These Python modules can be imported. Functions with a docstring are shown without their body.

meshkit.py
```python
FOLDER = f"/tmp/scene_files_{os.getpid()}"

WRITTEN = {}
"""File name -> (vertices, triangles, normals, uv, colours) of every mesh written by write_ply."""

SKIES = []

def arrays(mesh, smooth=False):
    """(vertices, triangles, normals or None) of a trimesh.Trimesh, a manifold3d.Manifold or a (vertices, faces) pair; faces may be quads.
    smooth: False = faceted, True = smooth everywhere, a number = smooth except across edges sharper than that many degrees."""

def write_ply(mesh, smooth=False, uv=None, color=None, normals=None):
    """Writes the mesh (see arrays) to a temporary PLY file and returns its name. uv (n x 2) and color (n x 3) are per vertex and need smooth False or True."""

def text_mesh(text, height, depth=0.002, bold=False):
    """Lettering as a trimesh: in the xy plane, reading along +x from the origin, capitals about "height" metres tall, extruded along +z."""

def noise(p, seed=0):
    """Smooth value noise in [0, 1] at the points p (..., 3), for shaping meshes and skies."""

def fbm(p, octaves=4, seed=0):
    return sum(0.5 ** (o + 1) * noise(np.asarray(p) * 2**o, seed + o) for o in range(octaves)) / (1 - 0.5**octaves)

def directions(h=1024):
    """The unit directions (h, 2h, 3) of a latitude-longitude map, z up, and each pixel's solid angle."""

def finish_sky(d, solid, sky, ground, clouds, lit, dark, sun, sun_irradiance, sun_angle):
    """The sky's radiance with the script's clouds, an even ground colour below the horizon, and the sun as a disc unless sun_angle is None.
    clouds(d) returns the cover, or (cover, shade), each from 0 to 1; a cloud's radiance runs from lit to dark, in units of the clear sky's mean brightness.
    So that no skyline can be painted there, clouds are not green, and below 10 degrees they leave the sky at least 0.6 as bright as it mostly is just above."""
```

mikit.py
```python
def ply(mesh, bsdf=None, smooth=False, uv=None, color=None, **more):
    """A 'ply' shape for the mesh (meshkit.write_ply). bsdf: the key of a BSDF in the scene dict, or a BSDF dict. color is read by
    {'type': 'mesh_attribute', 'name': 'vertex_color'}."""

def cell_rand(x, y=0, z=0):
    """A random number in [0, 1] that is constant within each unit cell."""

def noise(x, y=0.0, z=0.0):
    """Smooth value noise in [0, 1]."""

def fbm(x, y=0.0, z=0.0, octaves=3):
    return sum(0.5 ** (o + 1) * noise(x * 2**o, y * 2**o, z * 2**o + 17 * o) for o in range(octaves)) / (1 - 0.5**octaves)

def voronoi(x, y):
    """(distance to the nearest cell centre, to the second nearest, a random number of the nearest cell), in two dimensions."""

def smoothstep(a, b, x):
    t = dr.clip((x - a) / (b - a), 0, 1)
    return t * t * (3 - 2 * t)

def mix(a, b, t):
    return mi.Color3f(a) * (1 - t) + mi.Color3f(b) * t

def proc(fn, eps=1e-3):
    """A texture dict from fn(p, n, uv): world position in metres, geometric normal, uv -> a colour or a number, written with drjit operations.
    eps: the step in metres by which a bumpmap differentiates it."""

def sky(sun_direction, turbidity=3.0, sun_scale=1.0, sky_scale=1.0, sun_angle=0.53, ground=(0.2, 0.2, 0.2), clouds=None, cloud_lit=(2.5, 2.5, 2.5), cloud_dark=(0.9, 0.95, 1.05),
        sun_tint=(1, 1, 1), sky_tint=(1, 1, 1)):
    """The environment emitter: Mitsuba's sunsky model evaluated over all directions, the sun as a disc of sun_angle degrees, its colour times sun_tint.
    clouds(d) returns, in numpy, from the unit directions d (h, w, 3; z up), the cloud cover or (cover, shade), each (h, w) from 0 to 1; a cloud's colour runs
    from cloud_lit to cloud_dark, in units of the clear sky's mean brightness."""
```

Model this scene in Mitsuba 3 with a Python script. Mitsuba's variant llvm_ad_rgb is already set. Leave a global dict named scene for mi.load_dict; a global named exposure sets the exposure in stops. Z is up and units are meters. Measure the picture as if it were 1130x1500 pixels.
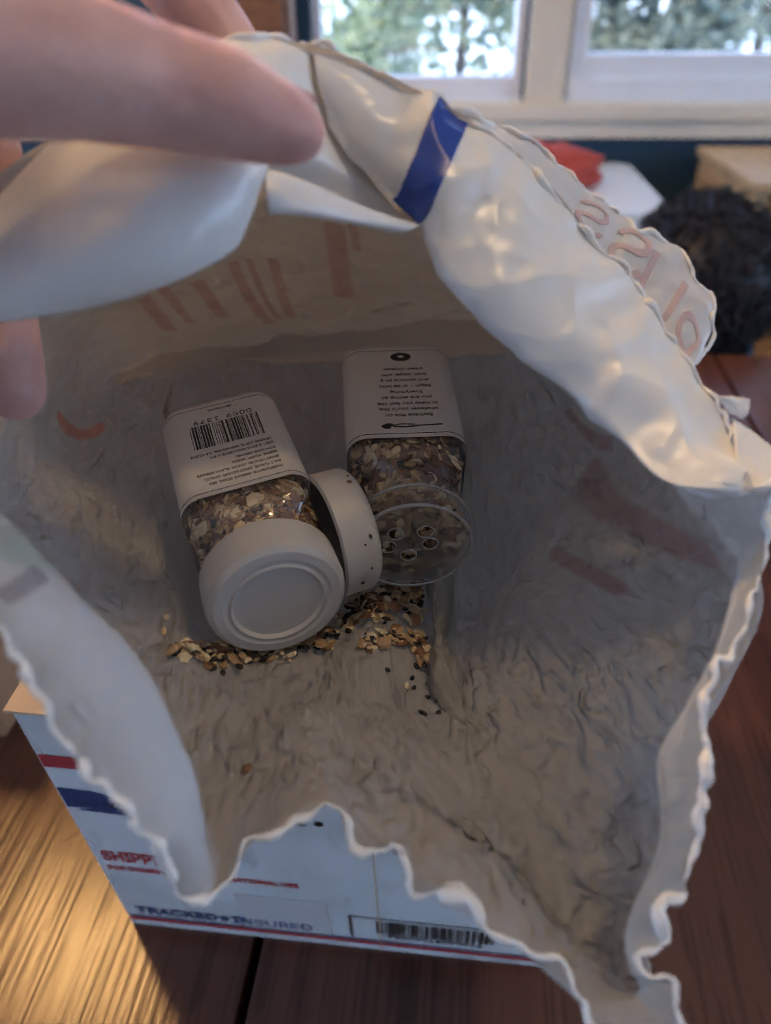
import math, random
import numpy as np, trimesh, manifold3d as m3
import drjit as dr
import mitsuba as mi
import mikit, meshkit
from mikit import ply, proc, noise, fbm, voronoi, smoothstep, mix, cell_rand
from scipy.interpolate import RectBivariateSpline, CubicSpline, PchipInterpolator, make_interp_spline
from shapely.geometry import Polygon, LineString, Point
from shapely import affinity, union_all

random.seed(7); np.random.seed(7)
T = mi.ScalarTransform4f
scene, labels = {}, {}

# ------------------------------------------------------------------ camera, sky, lights, exposure
FOC = 1133.0
ZC = 1.20
PITCH = math.radians(36.0)
CP, SP = math.cos(PITCH), math.sin(PITCH)
CAM = np.array([0.0, 0.0, ZC])
scene['camera'] = {'type': 'thinlens', 'fov': math.degrees(2 * math.atan(565 / FOC)), 'fov_axis': 'x',
                   'aperture_radius': 0.0018, 'focus_distance': 0.285, 'near_clip': 0.01, 'far_clip': 500.0,
                   'to_world': T().look_at(origin=CAM.tolist(), target=(CAM + [0, CP, -SP]).tolist(), up=[0, 0, 1])}
exposure = 3.9
def cloud_cover(d):
    n = meshkit.fbm(d * 3.1, 4, 3)
    return np.clip((n - 0.42) * 4, 0, 1)
scene['sky'] = mikit.sky([0.0, -0.60, 0.80], turbidity=3.0, sun_scale=0.5, sky_scale=1.0, ground=(0.35, 0.36, 0.36), clouds=cloud_cover,
                         cloud_lit=(1.35, 1.5, 1.75), cloud_dark=(0.85, 0.95, 1.1), sky_tint=(0.82, 0.97, 1.22))
LAMP_WARM = (1.0, 0.69, 0.35)
LAMP_POWER = 17.0          # radiance of the bulbs

# ------------------------------------------------------------------ helpers
def P(px, py, z):
    """a point given by where it is seen and how far along the view axis it stands"""
    x, y = (px - 565.0) / FOC * z, (py - 750.0) / FOC * z
    return np.array([x, z * CP - y * SP, ZC - z * SP - y * CP])
def ray(px, py):
    return np.array([(px - 565.0) / FOC, CP - (py - 750.0) / FOC * SP, -SP - (py - 750.0) / FOC * CP])
def on_z(px, py, h):
    d = ray(px, py); return CAM + d * ((h - ZC) / d[2])
def on_y(px, py, y):
    d = ray(px, py); return CAM + d * (y / d[1])
def rgb(*c): return {'type': 'rgb', 'value': list(map(float, c))}
def mat(name, color=None, rough=0.5, **kw):
    b = {'type': 'principled', 'base_color': rgb(*color) if isinstance(color, tuple) else color, 'roughness': rough, **kw}
    scene[name] = {'type': 'twosided', 'bsdf': b}
    return name
def bump(name, inner, fn, scale, eps=4e-4):
    b = scene[inner]['bsdf'] if inner in scene else inner
    scene[name] = {'type': 'twosided', 'bsdf': {'type': 'bumpmap', 'nested': b, 'arbitrary': proc(fn, eps), 'scale': scale}}
    return name
count = {}
def key(name):
    n = count.get(name, 0); count[name] = n + 1
    return name if n == 0 else f'{name}_{n:03d}'
def add(name, mesh, m, smooth=30, parent=None, label=None, cat=None, group=None, kind=None, uv=None, **kw):
    k = key((parent + '__' if parent else '') + name)
    scene[k] = ply(mesh, m, smooth=smooth, uv=uv, **kw)
    tag(k, label, cat, group, kind)
    return k
def tag(k, label=None, cat=None, group=None, kind=None):
    d = {a: b for a, b in (('label', label), ('category', cat), ('group', group), ('kind', kind)) if b}
    if d: labels[k] = d
def thing(name, label, cat, group=None):
    k = key(name); tag(k, label, cat, group); return k
def xf(mesh, M):
    m = mesh.copy(); m.apply_transform(M); return m
def frame(x, y, z, o):
    M = np.eye(4); M[:3, 0], M[:3, 1], M[:3, 2], M[:3, 3] = x, y, z, o; return M
def rotz(a):
    return trimesh.transformations.rotation_matrix(a, [0, 0, 1])
def move(v):
    return trimesh.transformations.translation_matrix(v)
def bx(lo, hi, r=0.0):
    lo, hi = np.array(lo, float), np.array(hi, float)
    lo, hi = np.minimum(lo, hi), np.maximum(lo, hi)
    if r <= 0:
        b = trimesh.creation.box(hi - lo); b.apply_translation((lo + hi) / 2); return b
    pts = []
    for s in np.ndindex(2, 2, 2):
        c = np.where(np.array(s) == 0, lo + r, hi - r)
        for ax in range(3):
            o = np.zeros(3); o[ax] = r * (1 if s[ax] else -1); pts.append(c + o)
            o2 = np.array([(1 if q else -1) for q in s]) * r * 0.577; pts.append(c + o2)
            o3 = o2 * 0; b_, c_ = [q for q in range(3) if q != ax]
            o3[b_] = (1 if s[b_] else -1) * r * .707; o3[c_] = (1 if s[c_] else -1) * r * .707; pts.append(c + o3)
    return trimesh.convex.convex_hull(np.array(pts))
def cat(ms): return trimesh.util.concatenate([m for m in ms])
def tri(man):
    m = man.to_mesh(); return trimesh.Trimesh(m.vert_properties[:, :3], m.tri_verts, process=False)
def ball(c, r, n=20): return m3.Manifold.sphere(r, n).translate(list(map(float, c)))
def limb(chain, n=20):
    out = None
    for (a, ra), (b, rb) in zip(chain[:-1], chain[1:]):
        h = m3.Manifold.batch_hull([ball(a, ra, n), ball(b, rb, n)])
        out = h if out is None else out + h
    return out
def grid_mesh(G, thick, closed_u=False):
    """a sheet of grid points [nv, nu, 3] given a real thickness; returns mesh and uv"""
    nv, nu = G.shape[:2]
    du = np.gradient(G, axis=1); dv = np.gradient(G, axis=0)
    if closed_u:
        du = np.roll(G, -1, 1) - np.roll(G, 1, 1)
    n = np.cross(du, dv); n /= np.linalg.norm(n, axis=-1, keepdims=True) + 1e-12
    top, bot = G, G + n * thick
    idx = np.arange(nv * nu).reshape(nv, nu)
    cols = nu if closed_u else nu - 1
    i0 = idx[:-1, :cols]; i1 = np.roll(idx, -1, 1)[:-1, :cols]; i2 = np.roll(idx, -1, 1)[1:, :cols]; i3 = idx[1:, :cols]
    q = np.stack([i0, i1, i2, i3], -1).reshape(-1, 4)
    ft = np.vstack([q[:, [0, 2, 1]], q[:, [0, 3, 2]]])
    off = nv * nu
    fb = ft[:, ::-1] + off
    sides = []
    def strip(line):
        a, b = line[:-1], line[1:]
        sides.append(np.stack([a, b, b + off], 1)); sides.append(np.stack([a, b + off, a + off], 1))
    if closed_u:
        strip(np.append(idx[0], idx[0, 0])); strip(np.append(idx[-1], idx[-1, 0])[::-1])
    else:
        strip(idx[0]); strip(idx[-1][::-1]); strip(idx[:, 0][::-1]); strip(idx[:, -1])
    v = np.vstack([top.reshape(-1, 3), bot.reshape(-1, 3)])
    uu, vv = np.meshgrid(np.arange(nu) / (nu if closed_u else nu - 1), np.linspace(0, 1, nv))
    uv = np.tile(np.stack([uu.ravel(), vv.ravel()], 1), (2, 1))
    return trimesh.Trimesh(v, np.vstack([ft, fb] + sides), process=False), uv, n
class Sheet:
    """a spline sheet through rows of control points (px, py, z) ; u along a row, v from row to row"""
    def __init__(self, rows, k=3):
        C = np.array([[P(*p) for p in r] for r in rows]); self.C = C
        nv, nu = C.shape[:2]
        self.s = [RectBivariateSpline(np.linspace(0, 1, nv), np.linspace(0, 1, nu), C[..., i], kx=min(k, nv - 1), ky=min(k, nu - 1), s=0) for i in range(3)]
    def at(self, u, v):
        return np.stack([s.ev(v, u) for s in self.s], -1)
    def grid(self, nu, nv, u=(0, 1), v=(0, 1)):
        U, V = np.meshgrid(np.linspace(*u, nu), np.linspace(*v, nv)); return self.at(U, V)
def normals(G):
    n = np.cross(np.gradient(G, axis=1), np.gradient(G, axis=0)); return n / (np.linalg.norm(n, axis=-1, keepdims=True) + 1e-12)
def toward(G, n):
    return n * np.sign(np.einsum('...k,...k->...', n, CAM - G))[..., None]
def crumple(G, amp, size, seed=0, octaves=3):
    return G + normals(G) * ((meshkit.fbm(G / size, octaves, seed) - 0.5) * 2 * amp)[..., None]
def tube(q, r, sides=6):
    q = np.asarray(q, float); t = np.gradient(q, axis=0); t /= np.linalg.norm(t, axis=1, keepdims=True) + 1e-12
    a = np.cross(t, np.where(np.abs(t[:, 2:]) < 0.9, [0, 0, 1.0], [1.0, 0, 0])); a /= np.linalg.norm(a, axis=1, keepdims=True) + 1e-12
    b = np.cross(t, a); ang = np.arange(sides) * 2 * np.pi / sides
    v = q[:, None] + np.broadcast_to(r, (len(q),))[:, None, None] * (np.cos(ang)[None, :, None] * a[:, None] + np.sin(ang)[None, :, None] * b[:, None])
    i, j = np.meshgrid(np.arange(len(q) - 1), np.arange(sides), indexing='ij')
    f = np.stack([i * sides + j, i * sides + (j + 1) % sides, (i + 1) * sides + (j + 1) % sides, (i + 1) * sides + j], -1).reshape(-1, 4)
    return v.reshape(-1, 3), np.vstack([f[:, [0, 1, 2]], f[:, [0, 2, 3]]])
def edge_bead(line, r0, r1, seed=0, sides=7, wob=0.0035):
    line = np.asarray(line)
    s = np.concatenate([[0], np.cumsum(np.linalg.norm(np.diff(line, axis=0), axis=1))])
    m = max(8, int(s[-1] / 0.0010))
    q = np.stack([np.interp(np.linspace(0, s[-1], m), s, line[:, i]) for i in range(3)], 1)
    q = q + (np.stack([meshkit.noise(q / 0.004, seed + j) for j in range(3)], 1) - 0.5) * wob
    r = r0 + (r1 - r0) * np.clip(meshkit.fbm(q / 0.007, 3, seed + 9) * 2.2 - 0.6, 0, 1) ** 1.5
    r[0] = r[-1] = 2e-4
    v, f = tube(q, r, sides)
    return trimesh.Trimesh(v, f, process=False)

# ------------------------------------------------------------------ materials
def wood_fn(c0, c1, c2, ang, scale=1.0):
    ca, sa = math.cos(ang), math.sin(ang)
    def fn(p, n, uv):
        a = (p.x * ca - p.y * sa) * scale; b = (p.x * sa + p.y * ca) * scale
        g = fbm(a * 55 + 3 * noise(b * 2.5, a * 4), b * 3.0, p.z * 30, 4)
        pore = smoothstep(0.62, 0.8, noise(a * 520, b * 22, p.z * 200))
        big = fbm(a * 6, b * 1.1, 3.0, 3)
        c = mix(mix(c0, c1, smoothstep(0.25, 0.75, g)), c2, smoothstep(0.35, 0.7, big) * 0.6)
        return c * (1 - 0.35 * pore)
    return fn
YAW = math.radians(6.0)
mat('table_wood_base', proc(wood_fn((0.105, 0.038, 0.022), (0.055, 0.020, 0.012), (0.13, 0.050, 0.028), YAW)), 0.27, specular=0.5)
def table_bump(p, n, uv):
    a = p.x * math.cos(YAW) - p.y * math.sin(YAW); b = p.x * math.sin(YAW) + p.y * math.cos(YAW)
    return fbm(a * 320, b * 14, p.z * 50, 2) + 0.8 * noise(a * 60, b * 9)
bump('table_wood', 'table_wood_base', table_bump, 0.00035)
mat('dark_gap', (0.015, 0.012, 0.01), 0.8)
mat('light_wood', proc(wood_fn((0.62, 0.42, 0.22), (0.52, 0.33, 0.16), (0.70, 0.50, 0.28), 0.0)), 0.45)
mat('orange_wood', proc(wood_fn((0.42, 0.20, 0.07), (0.33, 0.15, 0.05), (0.5, 0.26, 0.10), 1.57)), 0.4)
mat('brown_wood', proc(wood_fn((0.22, 0.10, 0.05), (0.15, 0.07, 0.035), (0.28, 0.14, 0.07), 1.57)), 0.5)
mat('floor_wood', proc(wood_fn((0.30, 0.16, 0.08), (0.22, 0.11, 0.055), (0.36, 0.2, 0.1), 1.57)), 0.4)
mat('teal_paint', (0.016, 0.056, 0.098), 0.6)
mat('rear_paint', (0.20, 0.19, 0.18), 0.8)
mat('ceiling_paint', (0.80, 0.78, 0.74), 0.8)
mat('pale_paint', (0.62, 0.60, 0.56), 0.8)
mat('cream_trim', (0.74, 0.66, 0.52), 0.4)
mat('white_sash', (0.80, 0.82, 0.84), 0.35)
mat('white_top', (0.74, 0.80, 0.82), 0.18)
mat('red_cloth', (0.50, 0.075, 0.05), 0.9, sheen=0.6)
mat('metal_dark', (0.05, 0.05, 0.05), 0.35, metallic=0.6)
scene['window_glass'] = {'type': 'thindielectric', 'int_ior': 1.5}
def cardboard_fn(p, n, uv):
    return mix((0.36, 0.22, 0.12), (0.42, 0.27, 0.16), fbm(p.x * 60, p.y * 60, p.z * 14, 3))
mat('cardboard', proc(cardboard_fn), 0.8)
def carton_fn(p, n, uv):
    d = fbm(p.x * 22, p.y * 22, p.z * 22, 4)
    s = smoothstep(0.60, 0.8, fbm(p.x * 75, p.y * 75, p.z * 30, 3))
    return mix((0.71, 0.77, 0.77), (0.60, 0.645, 0.63), smoothstep(0.4, 0.75, d)) * (1 - 0.25 * s)
mat('carton_white', proc(carton_fn), 0.5)
mat('carton_raw', (0.62, 0.48, 0.32), 0.85)
mat('ink_blue', (0.030, 0.055, 0.16), 0.55)
mat('ink_red', (0.42, 0.045, 0.05), 0.55)
mat('ink_black', (0.012, 0.012, 0.013), 0.6)
mat('tape_film', (0.66, 0.67, 0.66), 0.2)

# mailer films
def crinkle(p, n, uv):
    w = fbm(p.x * 90, p.y * 90, p.z * 90, 2)
    a = noise(p.x * 260 + 5 * w, p.y * 120 + 4 * w, p.z * 200)
    b = noise(p.x * 620 + 9 * w, p.y * 300 - 6 * w, p.z * 420)
    return (dr.abs(a - 0.5) * 1.2 + dr.abs(b - 0.5) * 0.5 + 0.5 * w) * (0.3 + 0.7 * smoothstep(0.14, 0.3, uv.y))
def seg(uv, a, b, w, soft=0.35):
    """1 on a printed stroke from a to b of half width w in sheet coordinates scaled to about a metre"""
    ax, ay = a; bx_, by = b
    dx, dy = bx_ - ax, by - ay
    l2 = dx * dx + dy * dy
    t = dr.clip(((uv.x * 0.8 - ax) * dx + (uv.y * 0.35 - ay) * dy) / l2, 0, 1)
    d = dr.sqrt(dr.square(uv.x * 0.8 - ax - t * dx) + dr.square(uv.y * 0.35 - ay - t * dy))
    return 1 - smoothstep(w * (1 - soft), w * (1 + soft), d)
RED, ORG, GRY = (0.42, 0.24, 0.22), (0.62, 0.17, 0.09), (0.30, 0.27, 0.26)
PRINTS = [((.0309, .200), (.0391, .321), .0015, RED), ((.0350, .195), (.0420, .315), .0009, RED), ((.0418, .194), (.0454, .311), .0015, RED), ((.0605, .145), (.0620, .266), .0030, RED), ((.0654, .137), (.0664, .180), .0013, RED),
          ((.0109, .206), (.0154, .302), .0015, RED), ((.0150, .203), (.0200, .290), .0010, RED), ((.0227, .224), (.0273, .273), .0015, RED),
          ((.2091, .298), (.2036, .233), .0030, RED), ((.2164, .254), (.2273, .115), .0058, RED), ((.2500, .165), (.2540, .140), .0030, RED),
          ((.7254, .240), (.6980, .280), .0045, ORG), ((.7046, .0379), (.6991, .054), .0095, (.34, .42, .36)), ((.6891, .0117), (.6918, .0438), .0030, (.20, .18, .22)), ((.0700, .316), (.0740, .312), .0022, GRY), ((.0770, .305), (.0810, .300), .0020, GRY)]
def lining_fn(p, n, uv):
    c = mix((0.60, 0.57, 0.53), (0.49, 0.46, 0.425), fbm(p.x * 30, p.y * 30, p.z * 30, 3))
    patch = 0.55 + 0.45 * fbm(p.x * 160, p.y * 160, p.z * 160, 2)
    side = smoothstep(0.28, 0.31, uv.x) * (1 - smoothstep(0.44, 0.50, uv.x)) + smoothstep(0.70, 0.75, uv.x) * (1 - smoothstep(0.92, 0.96, uv.x))
    c = mix(c, mix((0.60, 0.61, 0.61), c, smoothstep(0.135, 0.175, uv.y)), side)     # the outer film shows where the lip is turned out
    for a, b, w, col in PRINTS:
        c = mix(c, col, seg(uv, a, b, w) * patch * 0.75)
    return c
scene['lining_film'] = {'type': 'bumpmap', 'nested': {'type': 'principledthin', 'base_color': proc(lining_fn), 'roughness': 0.17, 'diff_trans': 0.8, 'eta': 1.5}, 'arbitrary': proc(crinkle, 3e-4), 'scale': 0.0034}
scene['skin_film'] = {'type': 'principledthin', 'base_color': rgb(.74, .73, .71), 'roughness': 0.35, 'diff_trans': 0.95, 'eta': 1.5}
def cuff_bump(p, n, uv):
    return fbm(p.x * 42, p.y * 42, p.z * 42, 3)
mat('cuff_base', (0.74, 0.74, 0.715), 0.28, specular=0.5, clearcoat=0.5, clearcoat_gloss=0.8)
bump('cuff_film', 'cuff_base', cuff_bump, 0.004, 1e-3)
mat('seam_film', (0.78, 0.72, 0.66), 0.6)
mat('outer_film', (0.76, 0.76, 0.76), 0.35)
mat('stripe_ink', (0.018, 0.055, 0.30), 0.30)
mat('red_print', (0.56, 0.42, 0.42), 0.45)
mat('torn_plastic', (0.82, 0.82, 0.80), 0.35, specular=0.5)

# ------------------------------------------------------------------ room
YW = 2.00
WT = 0.16
XL, XR, YB, ZT = -2.4, 2.8, -2.6, 2.55
sill_bot = on_y(900, 201, YW)[2]; sill_top = on_y(900, 148, YW)[2]
win_bot = sill_top - 0.004
w1 = (on_y(456, 60, YW)[0], on_y(772, 60, YW)[0])
w2 = (on_y(836, 60, YW)[0], on_y(836, 60, YW)[0] + 0.66)
win_top = 2.15
def wall_with_holes(x0, x1, z0, z1, holes, y0, y1):
    poly = Polygon([(x0, z0), (x1, z0), (x1, z1), (x0, z1)])
    for h in holes:
        poly = poly.difference(Polygon([(h[0], h[2]), (h[1], h[2]), (h[1], h[3]), (h[0], h[3])]))
    m = trimesh.creation.extrude_polygon(poly, y1 - y0)
    m.apply_transform(np.array([[1, 0, 0, 0], [0, 0, -1, y1], [0, 1, 0, 0], [0, 0, 0, 1.0]]))
    return m
holes = [(w1[0], w1[1], win_bot, win_top), (w2[0], w2[1], win_bot, win_top)]
add('wall_back', wall_with_holes(XL, XR, 0, ZT, holes, YW, YW + WT), 'teal_paint', False, kind='structure')
def side_wall(name, x0, x1, hole):
    m = wall_with_holes(YB, YW + WT, 0, ZT, [hole], 0, x1 - x0)
    m.apply_transform(np.array([[0, -1, 0, x1], [1, 0, 0, 0], [0, 0, 1, 0], [0, 0, 0, 1.0]])); add(name, m, 'pale_paint', False, kind='structure')
side_hole = (-1.8, 1.3, 0.85, 2.25)
side_wall('wall_left', XL - 0.1, XL, side_hole)
side_wall('wall_right', XR, XR + 0.1, side_hole)
add('wall_rear', bx((XL - 0.1, YB - .1, 0), (XR + 0.1, YB, ZT)), 'rear_paint', False, kind='structure')
for nm, x_ in (('wall_left', XL - .06), ('wall_right', XR + .02)):
    k = key('window')
    ya, yb, za_, zb_ = side_hole; side_mid = (ya + yb) / 2
    for lo, hi, part in (((x_, ya, za_), (x_ + .04, ya + .05, zb_), 'sash_stile'), ((x_, yb - .05, za_), (x_ + .04, yb, zb_), 'sash_stile'), ((x_, side_mid - .025, za_), (x_ + .04, side_mid + .025, zb_), 'sash_stile'),
                         ((x_, ya + .05, za_), (x_ + .04, side_mid - .025, za_ + .05), 'sash_rail'), ((x_, side_mid + .025, za_), (x_ + .04, yb - .05, za_ + .05), 'sash_rail'), ((x_, ya + .05, zb_ - .05), (x_ + .04, side_mid - .025, zb_), 'sash_rail'), ((x_, side_mid + .025, zb_ - .05), (x_ + .04, yb - .05, zb_), 'sash_rail')):
        add(part, bx(lo, hi, .004), 'white_sash', parent=k)
    tag(k, 'wide double window in the ' + ('left' if x_ < 0 else 'right') + ' side wall', kind='structure')
add('ceiling', bx((XL - 0.1, YB, ZT), (XR + 0.1, YW + WT, ZT + 0.1)), 'ceiling_paint', False, kind='structure')
add('floor', bx((XL - 0.1, YB, -0.1), (XR + 0.1, YW + WT, 0)), 'floor_wood', False, kind='structure')
# window trim
h_sill = sill_top - sill_bot
add('trim', cat([bx((XL + .01, YW - 0.020, sill_bot), (XR - .01, YW, sill_bot + h_sill * 0.55), 0.003), bx((XL + .01, YW - 0.045, sill_bot + h_sill * 0.55), (XR - .01, YW, sill_top), 0.006)]), 'cream_trim', kind='structure')
tag('trim', 'long cream window stool and apron board below both windows', kind='structure')
add('trim', bx((w1[1] + .004, YW - 0.018, sill_top), (w2[0] - .004, YW, win_top + 0.1), 0.003), 'cream_trim', kind='structure')
add('trim', bx((w2[1], YW - 0.018, sill_top), (w2[1] + 0.10, YW, win_top + 0.1), 0.003), 'cream_trim', kind='structure')
add('trim', bx((w1[0] - .02, YW - 0.018, win_top), (w2[1], YW, win_top + 0.1), 0.003), 'cream_trim', kind='structure')
for (a, b), fw in ((w1, 0.022), (w2, 0.046)):
    k = key('window'); y0, y1 = YW + 0.015, YW + 0.07
    z0 = win_bot; zr = on_y(900, 112 if fw < .03 else 78, YW + .03)[2]
    add('sill_board', bx((a, YW - 0.0, z0 - 0.002), (b, YW + WT, z0 + 0.014), 0.003), 'white_sash', parent=k)
    for nm, lo, hi in (('sash_stile', (a, y0, z0 + .014), (a + fw, y1, win_top)), ('sash_stile', (b - fw, y0, z0 + .014), (b, y1, win_top)),
                       ('sash_rail', (a + fw, y0, z0 + .014), (b - fw, y1, zr)), ('sash_rail', (a + fw, y0, win_top - fw), (b - fw, y1, win_top))):
        add(nm, bx(lo, hi, 0.004), 'white_sash', parent=k)
    if fw > 0.03:
        add('frame_rail', bx((a + 0.014, YW - 0.004, z0 + .012), (b - .002, y0 - .001, on_y(900, 116, YW)[2]), 0.003), 'white_sash', parent=k)
        add('frame_bead', bx((a + 0.002, YW - 0.004, z0 + .014), (a + 0.014, y0, win_top), 0.002), 'white_sash', parent=k)
    yg = YW + 0.045
    g = trimesh.Trimesh([[a + fw, yg, zr - .004], [b - fw, yg, zr - .004], [b - fw, yg, win_top - fw], [a + fw, yg, win_top - fw]], [[0, 1, 2], [0, 2, 3]], process=False)
    add('pane', g, 'window_glass', False, parent=k)
    tag(k, 'white framed window ' + ('nearest the blue striped mailer cuff' if fw < .03 else 'at the right with a wide inner sash'), kind='structure')

# ------------------------------------------------------------------ outdoors
def ground_fn(p, n, uv):
    g = fbm(p.x * 0.35, p.y * 0.10, 0.0, 4)
    return mix((0.50, 0.68, 0.88), (0.42, 0.54, 0.60), smoothstep(0.5, 0.7, g))
mat('outdoor_ground', proc(ground_fn), 0.7)
add('ground_outside', bx((-160, 3.2, -3.3), (160, 260, -3.0)), 'outdoor_ground', False, kind='structure')
tag('ground_outside', 'pale open ground far outside the windows', kind='structure')
mat('bark', (0.09, 0.075, 0.065), 0.9)
scene['leaf_a'] = {'type': 'principledthin', 'base_color': rgb(0.18, 0.23, 0.18), 'roughness': 0.5, 'diff_trans': 1.0}
scene['leaf_b'] = {'type': 'principledthin', 'base_color': rgb(0.34, 0.42, 0.30), 'roughness': 0.5, 'diff_trans': 1.0}
scene['leaf_c'] = {'type': 'principledthin', 'base_color': rgb(0.15, 0.19, 0.17), 'roughness': 0.5, 'diff_trans': 0.8}
def leaves(centers, spread, n, size, rng):
    c = centers[rng.integers(0, len(centers), n)] + rng.normal(0, 1, (n, 3)) * spread
    a = rng.normal(0, 1, (n, 3)); a /= np.linalg.norm(a, axis=1, keepdims=True)
    b = np.cross(a, rng.normal(0, 1, (n, 3))); b /= np.linalg.norm(b, axis=1, keepdims=True)
    s = size * rng.uniform(0.6, 1.3, (n, 1)); nn = np.cross(a, b)
    v = np.stack([c - a * s, c + b * s * .5 + nn * s * .15, c + a * s, c - b * s * .5 + nn * s * .15], 1).reshape(-1, 3)
    i = np.arange(n)[:, None] * 4
    return trimesh.Trimesh(v, np.vstack([i + [[0, 1, 2]], i + [[0, 2, 3]]]), process=False)
def tree(name, x, y, h, r, leafm, n, label, seed, crown0=0.3, trunk_r=0.1, size=0.09):
    rng = np.random.default_rng(seed); base = -3.0
    k = thing(name, label, 'tree' if name != 'leafy_shrub' else 'shrub', 'greenery outside the windows')
    q = np.array([[x + 0.05 * math.sin(i * 1.3 + seed), y, base + h * i / 7] for i in range(8)])
    v, f = tube(q, np.linspace(trunk_r, trunk_r * .3, 8), 10); ms = [trimesh.Trimesh(v, f, process=False)]
    cs = []
    for i in range(16):
        t = crown0 + (1 - crown0) * rng.random(); a = rng.random() * 6.28
        p0 = np.array([np.interp(t * 7, range(8), q[:, j]) for j in range(3)])
        L = r * (1.15 - 0.75 * t) * rng.uniform(.7, 1.15)
        p1 = p0 + np.array([math.cos(a) * L, math.sin(a) * L, L * rng.uniform(-.1, .35)])
        bq = np.array([p0 * (1 - s) + p1 * s + [0, 0, .08 * L * math.sin(3 * s)] for s in np.linspace(0, 1, 5)])
        v, f = tube(bq, np.linspace(trunk_r * .28, trunk_r * .06, 5), 5); ms.append(trimesh.Trimesh(v, f, process=False))
        cs += [p0 * (1 - s) + p1 * s for s in (0.45, 0.7, 0.9, 1.0)]
    add('trunk', cat(ms), 'bark', parent=k)
    add('foliage', leaves(np.array(cs), r * 0.15, n, size, rng), leafm, False, parent=k, kind='stuff')
tree('thin_tree', on_y(680, 60, 9)[0], 9.0, 6.5, 1.3, 'leaf_a', 1500, 'thin dark trunked tree standing in the middle of the left window', 1, 0.5, 0.09)
tree('leafy_tree', on_y(560, 20, 12)[0], 12.0, 4.6, 1.6, 'leaf_b', 3200, 'yellow green leafy tree at the left side of the left window', 2, 0.35, 0.1, .10)
tree('leafy_tree', on_y(748, 60, 7)[0], 7.0, 3.0, 0.42, 'leaf_b', 1200, 'low green tree at the right edge of the left window', 3, 0.3, 0.07, .08)
tree('dense_tree', on_y(900, 20, 13)[0], 13.0, 5.6, 2.0, 'leaf_c', 6000, 'dark dense tree filling the right window', 4, 0.15, 0.14, .12)
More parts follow.
